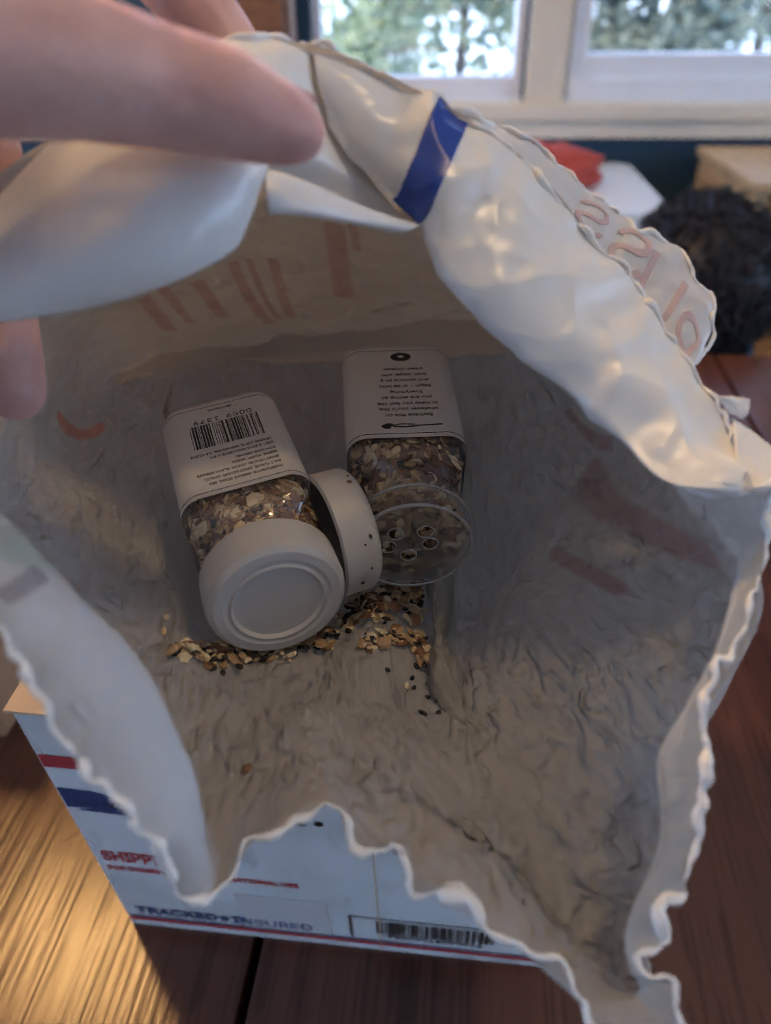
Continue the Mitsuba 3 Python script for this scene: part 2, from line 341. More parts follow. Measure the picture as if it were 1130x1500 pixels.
tree('dense_tree', on_y(1120, 20, 19)[0], 19.0, 6.0, 2.2, 'leaf_c', 6000, 'dark dense tree near the right edge of the right window', 5, 0.15, 0.16, .12)
tree('leafy_shrub', on_y(975, 90, 8)[0], 8.0, 3.0, 0.75, 'leaf_b', 1500, 'bright leafy shrub low in the right window', 6, 0.3, 0.05, .06)

# ------------------------------------------------------------------ furniture by the window
mat('lamp_metal', (0.25, 0.22, 0.18), 0.35, metallic=0.8)
scene['bulb_bsdf'] = {'type': 'diffuse', 'reflectance': rgb(0.8, 0.8, 0.8)}
mat('shade_cloth', (0.75, 0.66, 0.5), 0.8)
def pendant(x, y, z, label, power, r=0.055, warm=LAMP_WARM):
    k = thing('pendant_lamp', label, 'lamp')
    prof = np.array([[0.035, 0.16], [0.06, 0.15], [0.12, 0.03], [0.13, 0.0], [0.126, 0.0], [0.117, 0.03], [0.058, 0.145], [0.035, 0.155], [0.035, 0.16]])
    s = trimesh.creation.revolve(prof, sections=48); s.apply_translation([x, y, z - 0.02]); add('shade', s, 'lamp_metal', parent=k)
    v, f = tube([[x, y, z + 0.10], [x, y, (z + ZT) / 2], [x, y, ZT - 0.03]], 0.006, 8); add('stem', trimesh.Trimesh(v, f, process=False), 'lamp_metal', parent=k)
    c = trimesh.creation.cylinder(0.05, 0.03, sections=32); c.apply_translation([x, y, ZT - 0.015]); add('canopy', c, 'lamp_metal', parent=k)
    b = trimesh.creation.icosphere(3, r); b.apply_translation([x, y, z + 0.015])
    add('bulb', b, 'bulb_bsdf', True, parent=k, emitter={'type': 'area', 'radiance': rgb(*[power * c_ for c_ in warm])})
pendant(-0.63, 0.76, 2.0, 'metal shaded pendant lamp hanging over the left side of the dark table', LAMP_POWER * 0.9, warm=(1.0, 0.58, 0.22))

pendant(0.30, 0.08, 2.10, 'metal shaded pendant lamp hanging over the near right end of the table', LAMP_POWER * 0.25)

# white side table
zt = 0.80
k = thing('side_table', 'long white topped side table along the wall under the windows', 'table')
xa, xb = on_y(30, 238, 1.94)[0], on_z(921, 239, zt)[0]
top = trimesh.creation.extrude_polygon(Polygon([(xa, 1.50), (xb - .02, 1.50), (xb + .0, 1.93), (xa, 1.93)]).buffer(-.03).buffer(.03, quad_segs=6), 0.022)
top.apply_translation([0, 0, zt - 0.022]); add('tabletop', top, 'white_top', parent=k)
for lx in (xa + .06, xb - .08):
    for ly in (1.56, 1.87):
        add('leg', bx((lx - .02, ly - .02, 0), (lx + .02, ly + .02, zt - .022), .004), 'white_sash', parent=k)
add('apron', bx((xa + .08, 1.57, zt - .1), (xb - .1, 1.59, zt - .022), .003), 'white_sash', parent=k)
# red cloth bundle
rng = np.random.default_rng(11)
rc = trimesh.creation.icosphere(4, 1.0); v = rc.vertices
v = v * (1 + 0.5 * (meshkit.fbm(v * 2.2, 4, 5) - .5)[:, None] + .16 * np.abs(meshkit.noise(v * 9, 6) - .5)[:, None])
v[:, 2] = np.maximum(v[:, 2], -0.62); v = v * [0.16, 0.075, 0.052]
c0 = on_z(800, 268, zt); rc.vertices = v @ np.array([[.97, .1, 0], [-.1, .97, 0], [0, 0, 1]]) + [c0[0] - .05, 1.70, zt + 0.062 * 0.55]
add('red_cloth_bundle', rc, 'red_cloth', True, label='crumpled red cloth lying on the white side table', cat='cloth')
# wooden cabinet at right
k = thing('low_wooden_cabinet', 'low light wood cabinet against the wall at the right edge', 'cabinet')
ztc = 0.832; xa, xb = on_y(1032, 212, 1.94)[0], 1.30
add('top_board', bx((xa - .01, 1.60, ztc - .02), (xb + .01, 1.955, ztc), .004), 'light_wood', parent=k)
add('side_panel', bx((xa, 1.62, 0), (xa + .035, 1.95, ztc - .02), .004), 'light_wood', parent=k)
add('side_panel', bx((xb - .035, 1.62, 0), (xb, 1.95, ztc - .02), .004), 'light_wood', parent=k)
add('drawer', bx((xa + .04, 1.615, ztc - .22), (xb - .04, 1.94, ztc - .03), .004), 'orange_wood', parent=k)
add('door', bx((xa + .04, 1.615, 0.06), (xb - .04, 1.94, ztc - .235), .004), 'orange_wood', parent=k)
kn = trimesh.creation.icosphere(2, .014); kn.apply_translation([(xa + xb) / 2, 1.603, ztc - .12]); add('knob', kn, 'metal_dark', True, parent=k)
# narrow brown cabinet left of the window
xa, xb = on_y(318, 20, 1.85)[0], on_y(424, 20, 1.85)[0]
k = thing('wall_cabinet', 'narrow brown wooden wall cabinet left of the window, behind the fingers', 'cabinet')
add('body', bx((xa, 1.86, sill_top + .01), (xb, 1.978, 1.85), .006), 'brown_wood', parent=k)
add('door', bx((xa + .012, 1.842, sill_top + .03), (xb - .012, 1.859, 1.83), .004), 'brown_wood', parent=k)

# ------------------------------------------------------------------ dark table of boards
TZ = 0.75
def table_xy(a, b):
    """a across the boards, b along them"""
    g0 = on_z(376, 1392, TZ)
    return np.array([g0[0] + a * math.cos(YAW) + b * math.sin(YAW), g0[1] - a * math.sin(YAW) + b * math.cos(YAW)])
TM = np.eye(4); g0 = on_z(373, 1400, TZ)
TM[:3, :3] = np.array([[math.cos(YAW), math.sin(YAW), 0], [-math.sin(YAW), math.cos(YAW), 0], [0, 0, 1]]); TM[:3, 3] = [g0[0], g0[1], 0]
k = thing('dining_table', 'dark reddish brown wooden table of wide boards under the carton', 'table')
B0, B1 = -0.75, 0.84
edges = [-0.62, -0.31, 0.0, 0.44, 0.88, 1.2]
for a, b in zip(edges[:-1], edges[1:]):
    add('board', xf(bx((a + .0026, B0, TZ - .032), (b - .0026, B1, TZ), .0025), TM), 'table_wood', parent=k)
add('underframe', xf(bx((-.55, B0 + .07, TZ - .12), (1.13, B1 - .07, TZ - .033)), TM), 'dark_gap', False, parent=k)
for a in (-.5, 1.08):
    for b in (B0 + .12, B1 - .12):
        add('leg', xf(bx((a - .035, b - .035, 0), (a + .035, b + .035, TZ - .12), .006), TM), 'table_wood', parent=k)

# ------------------------------------------------------------------ white shipping carton on the table
bl, br = on_z(195, 1352, TZ), on_z(800, 1417, TZ)
ex = (br - bl); BW = np.linalg.norm(ex); ex /= BW; ez = np.array([0, 0, 1.0]); ey = np.cross(ez, ex)
BH, BD = 0.182, 0.135
BM = frame(ex, ey, ez, bl)            # local: x along the front face, y into depth, z up
k_box = thing('shipping_carton', 'white printed cardboard shipping carton standing on the dark table below the mailer', 'box')
# walls slightly bowed and crushed
def panel(o, a, b, n, t, amp, seed, nu=40, nv=28):
    U, V = np.meshgrid(np.linspace(0, 1, nu), np.linspace(0, 1, nv))
    G = o + U[..., None] * a + V[..., None] * b
    w = (np.sin(np.pi * U) * np.sin(np.pi * V)) ** 0.5
    G = G + n * ((meshkit.fbm(G / 0.06, 3, seed) - .5) * 2 * amp * w)[..., None]
    return grid_mesh(G, t)[0]
X, Y, Z = np.eye(3)
def face_raw(px, py):
    d = ray(px, py); t = ((bl - CAM) @ ey) / (d @ ey); q = CAM + d * t - bl
    return q @ ex, q @ ez
LEAN = (lambda q: q[0] / q[1])(face_raw(42, 1085))          # the carton is crushed: its left side leans outwards
def tob(m):
    m = m.copy(); v = np.array(m.vertices); v[:, 0] += LEAN * v[:, 2] * (1 - v[:, 0] / BW); m.vertices = v
    return xf(m, BM)
fr = panel(np.zeros(3), X * BW, Z * BH, -Y, -.003, .0004, 3)
add('front_panel', tob(fr), 'carton_white', parent=k_box)
add('back_panel', tob(panel(Y * BD, X * BW, Z * BH, Y, .003, .001, 4)), 'carton_white', parent=k_box)
add('side_panel', tob(panel(Y * 0, Y * BD, Z * BH, -X, .003, .001, 5)), 'carton_white', parent=k_box)
add('side_panel', tob(panel(X * BW, Y * BD, Z * BH, X, -.003, .001, 6)), 'carton_white', parent=k_box)
add('bottom_panel', tob(bx((.001, .001, .0005), (BW - .001, BD - .001, .0035))), 'carton_raw', False, parent=k_box)
add('top_flap', tob(panel(Z * BH + Y * .001, X * BW, Y * (BD - .002), Z, -.003, .0008, 7)), 'carton_white', parent=k_box)
# printing on the carton's front
def face_pt(px, py):
    x_, z_ = face_raw(px, py)
    return (x_ - LEAN * z_) / (1 - LEAN * z_ / BW), z_
def flat(poly, th=0.0003):
    ps = list(getattr(poly, 'geoms', [poly]))
    return cat([trimesh.creation.extrude_polygon(p_, th, engine='earcut') for p_ in ps])
FACE = frame(X, Z, -Y, [0, -0.0004, 0])       # text plane -> front face of the carton
def decal(name, mesh, m, label=None):
    return add(name, tob(xf(mesh, FACE)), m, False, parent=k_box, label=label)
def words(t, x0, x1, z, h, bold=True, depth=0.0003):
    m = meshkit.text_mesh(t, h, depth, bold); b = m.bounds
    m.apply_translation([-b[0][0], 0, 0]); m.apply_scale([(x1 - x0) / (b[1][0] - b[0][0]), 1, 1]); m.apply_translation([x0, z, 0]); return m
def bars(x0, x1, z0, z1, n, seed, skip=()):
    r = np.random.default_rng(seed); w = r.choice([1, 1, 2, 3], 2 * n); e = np.concatenate([[0], np.cumsum(w)]) / w.sum()
    out = []
    for i in range(n):
        a, b = x0 + (x1 - x0) * e[2 * i], x0 + (x1 - x0) * e[2 * i + 1]
        b_ = trimesh.creation.box([b - a, z1 - z0, .0003]); b_.apply_translation([(a + b) / 2, (z0 + z1) / 2, .00015]); out.append(b_)
    return cat(out)
# red bands
decal('red_band', flat(Polygon([(0.001, .0065), (BW - .001, .0065), (BW - .001, .0092), (0.001, .0092)])), 'ink_red', 'thin red stripe along the bottom edge')
decal('blue_line', flat(Polygon([(0.001, .0108), (BW - .001, .0108), (BW - .001, .0114), (0.001, .0114)])), 'ink_blue')
za = face_pt(60, 1112)[1]; decal('red_band', flat(Polygon([(0.001, za - .0045), (BW - .001, za - .0045), (BW - .001, za + .004), (0.001, za + .004)])), 'ink_red', 'wide red stripe along the top edge')
# blue swooping bird-head emblem
x0, z0 = face_pt(100, 1180); x1, z1 = face_pt(190, 1150)
s = 0.016
em1 = Polygon([(0, 0), (0.0, 1.0), (1.0, .94), (1.9, .62), (2.6, .32), (1.5, .38), (1.2, .1)])
em2 = Polygon([(.25, -.12), (1.5, .22), (3.6, .12), (3.3, -.12), (2.2, -.22), (1.2, -.16)])
for e in (em1, em2):
    decal('emblem', flat(affinity.translate(affinity.scale(e, s, s * .95, origin=(0, 0)), x0, z0)), 'ink_blue', 'blue swooping bird-head emblem')
def line(text, pa, pb, h, m, lab):
    a = face_pt(*pa); b = face_pt(*pb); return decal('lettering', words(text, a[0], b[0], (a[1] + b[1]) / 2, h), m, lab)
a = face_pt(152, 1256); e = face_pt(240, 1270)
wS = (e[0] - a[0]) / 5.1
decal('lettering', words('SHIPPING BOX', a[0], a[0] + wS * 10.6, a[1] - .001, .0085), 'ink_red', 'red lettering starting SHIPPI')
a = face_pt(160, 1269); b = face_pt(438, 1299)
decal('lettering', words('FOR DOMESTIC AND INTERNATIONAL USE', a[0], b[0], (a[1] + b[1]) / 2 - .001, .0036), 'ink_red', 'small red line of lettering')
a = face_pt(205, 1340); b = face_pt(459, 1363)
decal('lettering', words('TRACKED   INSURED', a[0], b[0], .0145, .0062), 'ink_blue', 'dark blue lettering TRACKED INSURED')
st = Polygon([(math.sin(i * math.pi / 5) * (1 if i % 2 == 0 else .42), math.cos(i * math.pi / 5) * (1 if i % 2 == 0 else .42)) for i in range(10)])
decal('star', flat(affinity.translate(affinity.scale(st, .0036, .0036, origin=(0, 0)), a[0] + (b[0] - a[0]) * .505, .0176)), 'ink_blue')
a = face_pt(474, 1211)
decal('lettering', words('UNITED STATES POSTAL SERVICE  ®', a[0] - .115, a[0], a[1], .0038), 'ink_black', 'small black lettering')
a = face_pt(506, 1212)
decal('rule', flat(Polygon([(a[0], a[1]), (a[0] + .0009, a[1]), (a[0] + .0009, a[1] + .016), (a[0], a[1] + .016)])), 'ink_black')
# barcode panel
a = face_pt(553, 1370); b = face_pt(712, 1384)
zb = .0195
decal('barcode', bars(a[0], b[0] + .004, zb, zb + .0125, 34, 5), 'ink_black', 'black barcode')
decal('barcode_number', words('PS000018000012', a[0] + .006, b[0] - .002, zb - .0042, .0032, False), 'ink_black')
fa, fb = face_pt(516, 1366)[0], b[0] + .022
decal('barcode_frame', cat([flat(LineString([(fa, .0135), (fa, zb + .0155), (fb, zb + .0155), (fb, .0135)]).buffer(.0003))]), 'ink_black')
decal('frame_mark', flat(Polygon([(fa - .0006, .0135), (fa + .0006, .0135), (fa + .0006, zb + .0155), (fa - .0006, zb + .0155)])), 'ink_black')
sx = face_pt(553, 1330)[0]
decal('seam', flat(Polygon([(sx, 0), (sx + .0005, 0), (sx + .0005, BH * .8), (sx, BH * .8)])), 'carton_raw')
a = face_pt(365, 1345); b = face_pt(497, 1300)
decal('clear_tape', flat(Polygon([(a[0], .012), (a[0] + .045, .012), (a[0] + .045, .046), (a[0] - .004, .046)]), .0002), 'tape_film', 'rectangle of clear tape')
# frayed raw corner, top left
fray = panel(Z * (BH + .0008) + X * -.002 - Y * .002, X * .10, Y * .12, Z, .0015, .003, 9)
add('torn_corner', tob(fray), 'carton_raw', parent=k_box, label='bare tan paper where the top left corner is rubbed')
# brown carton at the left edge
pL = on_z(-40, 1098, TZ)
kb = thing('brown_carton', 'plain brown cardboard carton at the left edge beyond the white printed carton', 'box')
M2 = frame(ex, ey, ez, [pL[0] - .17, pL[1] + .03, TZ])
for lo, hi, nm in (((0, 0, .0), (.19, .004, .13), 'front_panel'), ((0, .146, 0), (.19, .15, .13), 'back_panel'), ((0, .004, 0), (.004, .146, .13), 'side_panel'), ((.186, .004, 0), (.19, .146, .13), 'side_panel'), ((.004, .004, .127), (.186, .146, .13), 'top_flap'), ((.004, .004, .0), (.186, .146, .003), 'bottom_panel')):
    add(nm, xf(bx(lo, hi, .001), M2), 'cardboard', parent=kb)

# ------------------------------------------------------------------ the torn padded mailer
FL = ZC - 0.1985
def F(px, py, dz=0.0):
    d = ray(px, py); t = (FL + dz - ZC) / d[2]; return (px, py, t)
ST = [
 [(110,180,.20),(118,270,.225),(130,360,.265),(150,440,.32),(170,500,.37),(190,548,.42)],
 [(300,58,.192),(315,190,.225),(325,300,.275),(335,390,.33),(342,460,.385),(350,516,.43)],
 [(458,66,.198),(468,190,.23),(475,300,.28),(485,380,.335),(492,445,.39),(500,500,.44)],
 [(645,152,.207),(640,250,.24),(632,330,.28),(632,395,.335),(636,440,.39),(640,481,.44)],
 [(785,250,.216),(760,330,.245),(735,390,.28),(720,430,.335),(712,455,.39),(710,474,.435)],
 [(930,440,.221),(890,490,.245),(845,520,.28),(795,525,.325),(765,510,.37),(745,492,.425)],
 [(1040,590,.221),(1000,610,.24),(945,615,.27),(880,600,.305),(815,560,.35),(752,496,.42)],
 [(1130,722,.207),(1075,740,.225),(1000,735,.25),(905,668,.293),(862,642,.332),(755,500,.42)],
 [(1118,850,.196),(1066,850,.202),(1084,850,.216),(805,740,.290),(780,716,.326),(752,505,.42)],
 [(1060,975,.190),(1024,985,.194),(1042,985,.208),(745,835,.279),(722,806,.311),(735,512,.42)],
 [(1026,1120,.186),(958,1110,.188),(982,1112,.204),(692,922,.2705),(668,882,.2885),(700,514,.425)],
 [(1022,1230,.184),(964,1222,.185),(988,1222,.200),F(648,985),F(640,850),(670,515,.43)],
 [(930,1370,.181),(908,1378,.183),(918,1372,.196),(700,1110,.2285),F(640,760),(640,515,.435)],
 [(960,1475,.176),(925,1440,.182),(925,1425,.193),(700,1180,.212),F(600,780),(600,515,.44)],
 [(850,1475,.177),(835,1425,.182),(780,1320,.193),(620,1120,.213),F(545,790),(545,515,.44)],
 [(690,1328,.186),(680,1295,.190),(640,1220,.199),(560,1080,.217),F(500,800),(500,515,.44)],
 [(570,1255,.191),(562,1225,.194),(540,1160,.204),(490,1050,.2215),F(460,800),(450,516,.44)],
 [(480,1178,.195),(475,1150,.199),(460,1105,.207),(440,1030,.228),F(410,800),(400,518,.435)],
 [(385,1228,.190),(378,1200,.194),(365,1140,.205),(350,1010,.235),F(350,790),(340,520,.43)],
 [(310,1318,.181),(322,1265,.187),(318,1170,.203),(300,980,.243),F(290,770),(290,524,.425)],
 [(225,1262,.166),(300,1145,.180),(270,1155,.206),(265,930,.250),(250,730,.315),(250,532,.42)],
 [(140,1150,.158),(255,1035,.176),(222,1052,.210),(232,890,.258),(220,700,.315),(220,540,.415)],
 [(62,1045,.153),(195,955,.174),(160,975,.212),(190,840,.262),(195,680,.318),(200,545,.41)],
 [(0,915,.150),(118,868,.174),(85,892,.215),(140,780,.265),(165,650,.322),(185,552,.41)],
 [(-110,800,.152),(10,745,.178),(-10,768,.222),(80,690,.27),(130,620,.325),(178,556,.405)],
 [(-190,600,.165),(-70,620,.20),(10,600,.235),(70,580,.285),(120,570,.34),(172,556,.405)],
 [(-110,350,.18),(-30,430,.215),(50,490,.255),(100,520,.305),(138,540,.355),(172,553,.41)],
]
NU, NV = 880, 240
ctl = np.array([[P(*q) for q in s] for s in ST])                 # station, row, xyz
ns = len(ST)
uu = np.arange(ns + 1) / ns
per = np.concatenate([ctl, ctl[:1]], 0)
ext = np.concatenate([ctl[-3:], ctl, ctl[:4]], 0); extu = (np.arange(-3, ns + 4)) / ns
UU = np.arange(NU) / NU
rowsU = 0.5 * PchipInterpolator(extu, ext, axis=0)(UU) + 0.5 * CubicSpline(extu, ext, axis=0)(UU)     # NU, 6, 3
VV = np.linspace(0, 1, NV)
kn = np.array([0, .16, .28, .52, .76, 1.0])
TUB = PchipInterpolator(kn, rowsU, axis=1)(VV).transpose(1, 0, 2)   # NV, NU, 3
nrm = np.cross(np.roll(TUB, -1, 1) - np.roll(TUB, 1, 1), np.gradient(TUB, axis=0)); nrm /= np.linalg.norm(nrm, axis=-1, keepdims=True) + 1e-12
wr = (meshkit.fbm(TUB / .028, 4, 21) - .5) * 2
deep = smooth_v = np.clip((VV - .05) / .3, 0, 1)[:, None]
fold = 1 - np.abs(meshkit.fbm(TUB / np.array([.055, .075, .06]), 3, 41) - .5) * 4
TUB = TUB + nrm * ((wr * .0016 + fold * .0030) * deep)[..., None]
tw = TUB + .004 * np.stack([meshkit.noise(TUB / .012, 60 + q_) for q_ in range(3)], -1)
fine = np.abs(meshkit.noise(tw / np.array([.0035, .0085, .006]), 31) - .5) * 2 + .6 * np.abs(meshkit.noise(tw / np.array([.0022, .0045, .0035]), 32) - .5) * 2
TUB = TUB - nrm * ((fine - .8) * .0012 * np.clip((VV - .10) / .2, 0, 1)[:, None])[..., None]
# ragged tear: the edge row is pulled in and out, fading within the first rows
def ragged(line, seed, amp):
    s = np.concatenate([[0], np.cumsum(np.linalg.norm(np.diff(line, axis=0), axis=1))])
    q = np.stack([s / .018, s * 0, s * 0 + seed], 1); q2 = np.stack([s / .0045, s * 0, s * 0 + seed + .5], 1)
    return amp * ((meshkit.noise(q, seed) - .5) * 1.0 + (meshkit.noise(q2, seed + 1) - .5) * .8)
RIM = [(1130,722),(1128,760),(1120,830),(1100,890),(1078,930),(1070,965),(1046,965),(1040,990),(1028,1020),(1030,1060),(1030,1150),(1025,1210),(1018,1250),(1005,1290),(1007,1310),(992,1322),(975,1315),(968,1330),(975,1375),(960,1390),(930,1405),(945,1425),(965,1435),(998,1440),(998,1490),(996,1530),(930,1540),(868,1505),(850,1470),(838,1430),(825,1405),(800,1402),(775,1395),(757,1380),(735,1375),(715,1368),(703,1345),(690,1315),(668,1296),(650,1300),(632,1305),(605,1305),(592,1290),(597,1270),(592,1245),(575,1235),(553,1245),(530,1250),(513,1235),(508,1205),(496,1182),(476,1175),(458,1190),(435,1200),(410,1210),(385,1225),(362,1235),(350,1260),(338,1290),(320,1305),(305,1318),(276,1320),(258,1312),(252,1290),(240,1262),(232,1240),(212,1215),(195,1195),(180,1175),(160,1160),(140,1140),(118,1120),(100,1095),(80,1070),(62,1035),(45,1010),(35,985),(15,960),(2,920)]
RIM = np.array(RIM, float)
st0 = np.array([s_[0] for s_ in ST], float)
cand = []
for i_ in range(7, 23):
    for t_ in np.linspace(0, 1, 40, endpoint=False):
        cand.append([(i_ + t_) / ns, *(st0[i_] * (1 - t_) + st0[i_ + 1] * t_)])
cand = np.array(cand); ur, last = [], 0
for q_ in RIM:
    d_ = np.hypot(cand[:, 1] - q_[0], cand[:, 2] - q_[1]); d_[:last] += 1e5; d_[last + 60:] += 60
    last = int(np.argmin(d_)); ur.append(cand[last, 0])
ur = np.maximum.accumulate(np.array(ur) + np.arange(len(ur)) * 1e-5)
mk = (UU >= ur[0]) & (UU <= ur[-1]) ; newrim = TUB[0].copy()
zc_ = (TUB[0] - CAM) @ np.array([0, CP, -SP])
for j_ in np.where(mk)[0]:
    newrim[j_] = P(np.interp(UU[j_], ur, RIM[:, 0]), np.interp(UU[j_], ur, RIM[:, 1]), zc_[j_])
fade0 = np.clip(1 - np.arange(NV) / 26, 0, 1) ** 1.6
TUB = TUB + fade0[:, None, None] * (newrim - TUB[0])[None]
rb = np.random.default_rng(88)
for q_ in range(150):                                       # small blisters in the film of the right wall and the front
    bu = rb.uniform(.30, .52); bv = rb.uniform(.30, .50) if rb.random() < .75 else rb.uniform(.2, .3)
    c_ = TUB[int(bv * NV), int(bu * NU)]; R_ = rb.uniform(.0012, .0030)
    d_ = np.linalg.norm(TUB - c_, axis=-1); m_ = d_ < R_ * 1.5
    TUB = TUB - nrm * (np.where(m_, np.clip(1 - (d_ / R_) ** 2, 0, 1) ** .6 * R_ * .38, 0))[..., None]
rg = ragged(TUB[0], 4, .0011)
dirv = TUB[0] - TUB[10]; dirv /= np.linalg.norm(dirv, axis=1, keepdims=True) + 1e-9
fade = np.clip(1 - np.arange(NV) / 22, 0, 1) ** 1.5
TUB = TUB + fade[:, None, None] * (rg[:, None] * dirv)[None]
wr = (meshkit.fbm(TUB / .028, 4, 21) - .5) * 2
deep = smooth_v = np.clip((VV - .05) / .3, 0, 1)[:, None]
fold = 1 - np.abs(meshkit.fbm(TUB / np.array([.055, .075, .06]), 3, 41) - .5) * 4
TUB = TUB + nrm * ((wr * .0016 + fold * .0030) * deep)[..., None]
fine = np.abs(meshkit.noise(TUB / np.array([.006, .010, .008]), 31) - .5) * 2
TUB = TUB - nrm * ((fine - .5) * .0009 * np.clip((VV - .12) / .2, 0, 1)[:, None])[..., None]
def seam_line(R, back):
    e = R.copy(); e[:, 1] = np.polyval(np.polyfit(R[:, 0], R[:, 1], 3), R[:, 0]) + back; e[:, 2] = np.polyval(np.polyfit(R[:, 0], R[:, 2], 3), R[:, 0]); return e
end = seam_line(TUB[-1], .003)
END = np.stack([TUB[-1], TUB[-1] * .5 + end * .5 + [0, .001, 0], end])
TUB = np.concatenate([TUB, TUB[-1:]], 0)
kM = thing('padded_mailer', 'torn open white padded mailer with spice jars inside, held up by the hand', 'mailer')
def film(G):
    m_, uv_, _ = grid_mesh(G, .001, True); n_ = G.shape[0] * G.shape[1]
    f_ = m_.faces[(m_.faces < n_).all(1)]
    return trimesh.Trimesh(m_.vertices[:n_], f_, process=False), uv_[:n_]
tubm, tubuv = film(TUB[:-1])
# bubbles of the lining on the side walls
add('lining', tubm, 'lining_film', True, parent=kM, uv=tubuv, label='grey crinkled inner lining')
add('end_seam', grid_mesh(END, .0006, True)[0], 'seam_film', True, parent=kM)
# outer skin of the padded bag
from scipy.ndimage import gaussian_filter1d
co = ctl.copy()
for i_ in range(7, 13):                                   # the outer skin passes behind the inner fold of the right side
    for r_, t_ in ((3, .4), (4, .75)): co[i_, r_] = co[i_, 2] * (1 - t_) + co[i_, 5] * t_
exo = np.concatenate([co[-3:], co, co[:4]], 0)
ru = PchipInterpolator(extu, exo, axis=0)(UU)
VO = np.linspace(.28, 1, 60)
OUT = PchipInterpolator(kn, ru, axis=1)(VO).transpose(1, 0, 2)
axis_c = OUT.mean(1, keepdims=True); odir = OUT - axis_c; odir /= np.linalg.norm(odir, axis=-1, keepdims=True) + 1e-12
t = np.linspace(0, 1, 60)[:, None, None]
on_ = np.cross(np.roll(OUT, -4, 1) - np.roll(OUT, 4, 1), np.gradient(OUT, axis=0)); on_ = gaussian_filter1d(gaussian_filter1d(on_, 10, axis=1, mode='wrap'), 3, axis=0); on_ /= np.linalg.norm(on_, axis=-1, keepdims=True) + 1e-12
on_ = on_ * np.sign(np.einsum('...k,...k->...', on_, odir).mean())
OUT = OUT + on_ * (.0075 + .006 * np.clip(t * 4, 0, 1))
low = np.clip((-on_[..., 2] - .15) / .5, 0, 1)
sag = np.clip(t[..., 0] * 2.0 - .6, 0, 1)
OUT[..., 2] -= low * sag * np.maximum(OUT[..., 2] - (TZ + BH + .006), 0)
lastr = OUT[-1:]; flat_ = seam_line(end[::1], .03)[None]; flat_ = flat_[:, np.round(np.linspace(0, flat_.shape[1] - 1, lastr.shape[1])).astype(int)]
OUT = np.concatenate([OUT, lastr * .5 + flat_ * .5, flat_], 0)
om, ouv = film(OUT[:, ::2])
add('outer_skin', om, 'skin_film', True, parent=kM, label='white outer skin')
# white cord of stretched plastic along the tear
bottom = TUB[0]
i0, i1 = int(NU * 6.9 / ns), int(NU * 24.2 / ns)
add('torn_edge', edge_bead(bottom[i0:i1], .0004, .0020, 3, wob=.0026), 'torn_plastic', 40, parent=kM, label='white stretched plastic along the tear')

def sheet_part(name, rows, nu, nv, m, amp=.0012, size=.02, seed=0, thick=.0007, label=None, rag=None, k=3, post=None):
    S = Sheet(rows, k); G = S.grid(nu, nv)
    if rag:                                                   # ragged first row
        d = G[0] - G[min(4, nv - 1)]; d /= np.linalg.norm(d, axis=1, keepdims=True) + 1e-9
        G = G + (np.clip(1 - np.arange(nv) / 6, 0, 1)[:, None, None] * (ragged(G[0], seed + 3, rag)[:, None] * d)[None])
    G = crumple(G, amp, size, seed)
    n = toward(G, normals(G)); sgn = 1 if (np.einsum('...k,...k->...', n, normals(G)).mean() < 0) else -1
    mesh, uv, _ = grid_mesh(G, thick * sgn)
    add(name, mesh, m, True, parent=kM, uv=uv, label=label)
    return S, G
# left cuff flap
LCr = [
 [(95,185,.175),(170,150,.172),(250,130,.172),(330,180,.175),(396,232,.183)],
 [(30,255,.175),(130,235,.170),(230,225,.169),(320,232,.173),(394,242,.183)],
 [(-40,330,.175),(80,330,.168),(200,310,.167),(310,285,.172),(390,252,.183)],
 [(-110,410,.177),(40,410,.168),(180,385,.167),(305,345,.173),(380,285,.184)],
 [(-140,482,.184),(5,471,.175),(150,447,.174),(290,397,.178),(352,350,.184)],
]
sheet_part('left_cuff', LCr, 90, 80, 'cuff_film', .0010, .035, 5, label='smooth blue-grey lit flap of the folded cuff below the thumb')
# middle fold
MFr = [
 [(285,64,.192),(340,52,.194),(400,52,.197),(458,66,.201)],
 [(325,120,.189),(380,118,.189),(430,128,.194),(470,140,.205)],
 [(355,190,.193),(410,190,.193),(455,200,.199),(510,215,.211)],
 [(380,240,.199),(440,248,.202),(505,258,.207),(568,295,.214)],
 [(390,258,.202),(450,280,.206),(525,304,.212),(612,334,.216)],
]
_, MG = sheet_part('middle_fold', MFr, 90, 70, 'cuff_film', .0005, .02, 8, rag=.004, label='shaded grey fold of the cuff beside the thumb tip')
MSr = [
 [(388,247,.184),(455,268,.189),(530,300,.197),(616,328,.206)],
 [(391,282,.182),(450,298,.187),(522,318,.195),(606,336,.204)],
 [(394,312,.184),(450,318,.189),(520,330,.197),(592,343,.205)],
 [(394,306,.192),(450,313,.196),(520,325,.203),(592,339,.209)],
]
sheet_part('cuff_strip', MSr, 70, 30, 'cuff_film', .0003, .02, 9, label='narrow pale strip of the cuff under the grey fold')
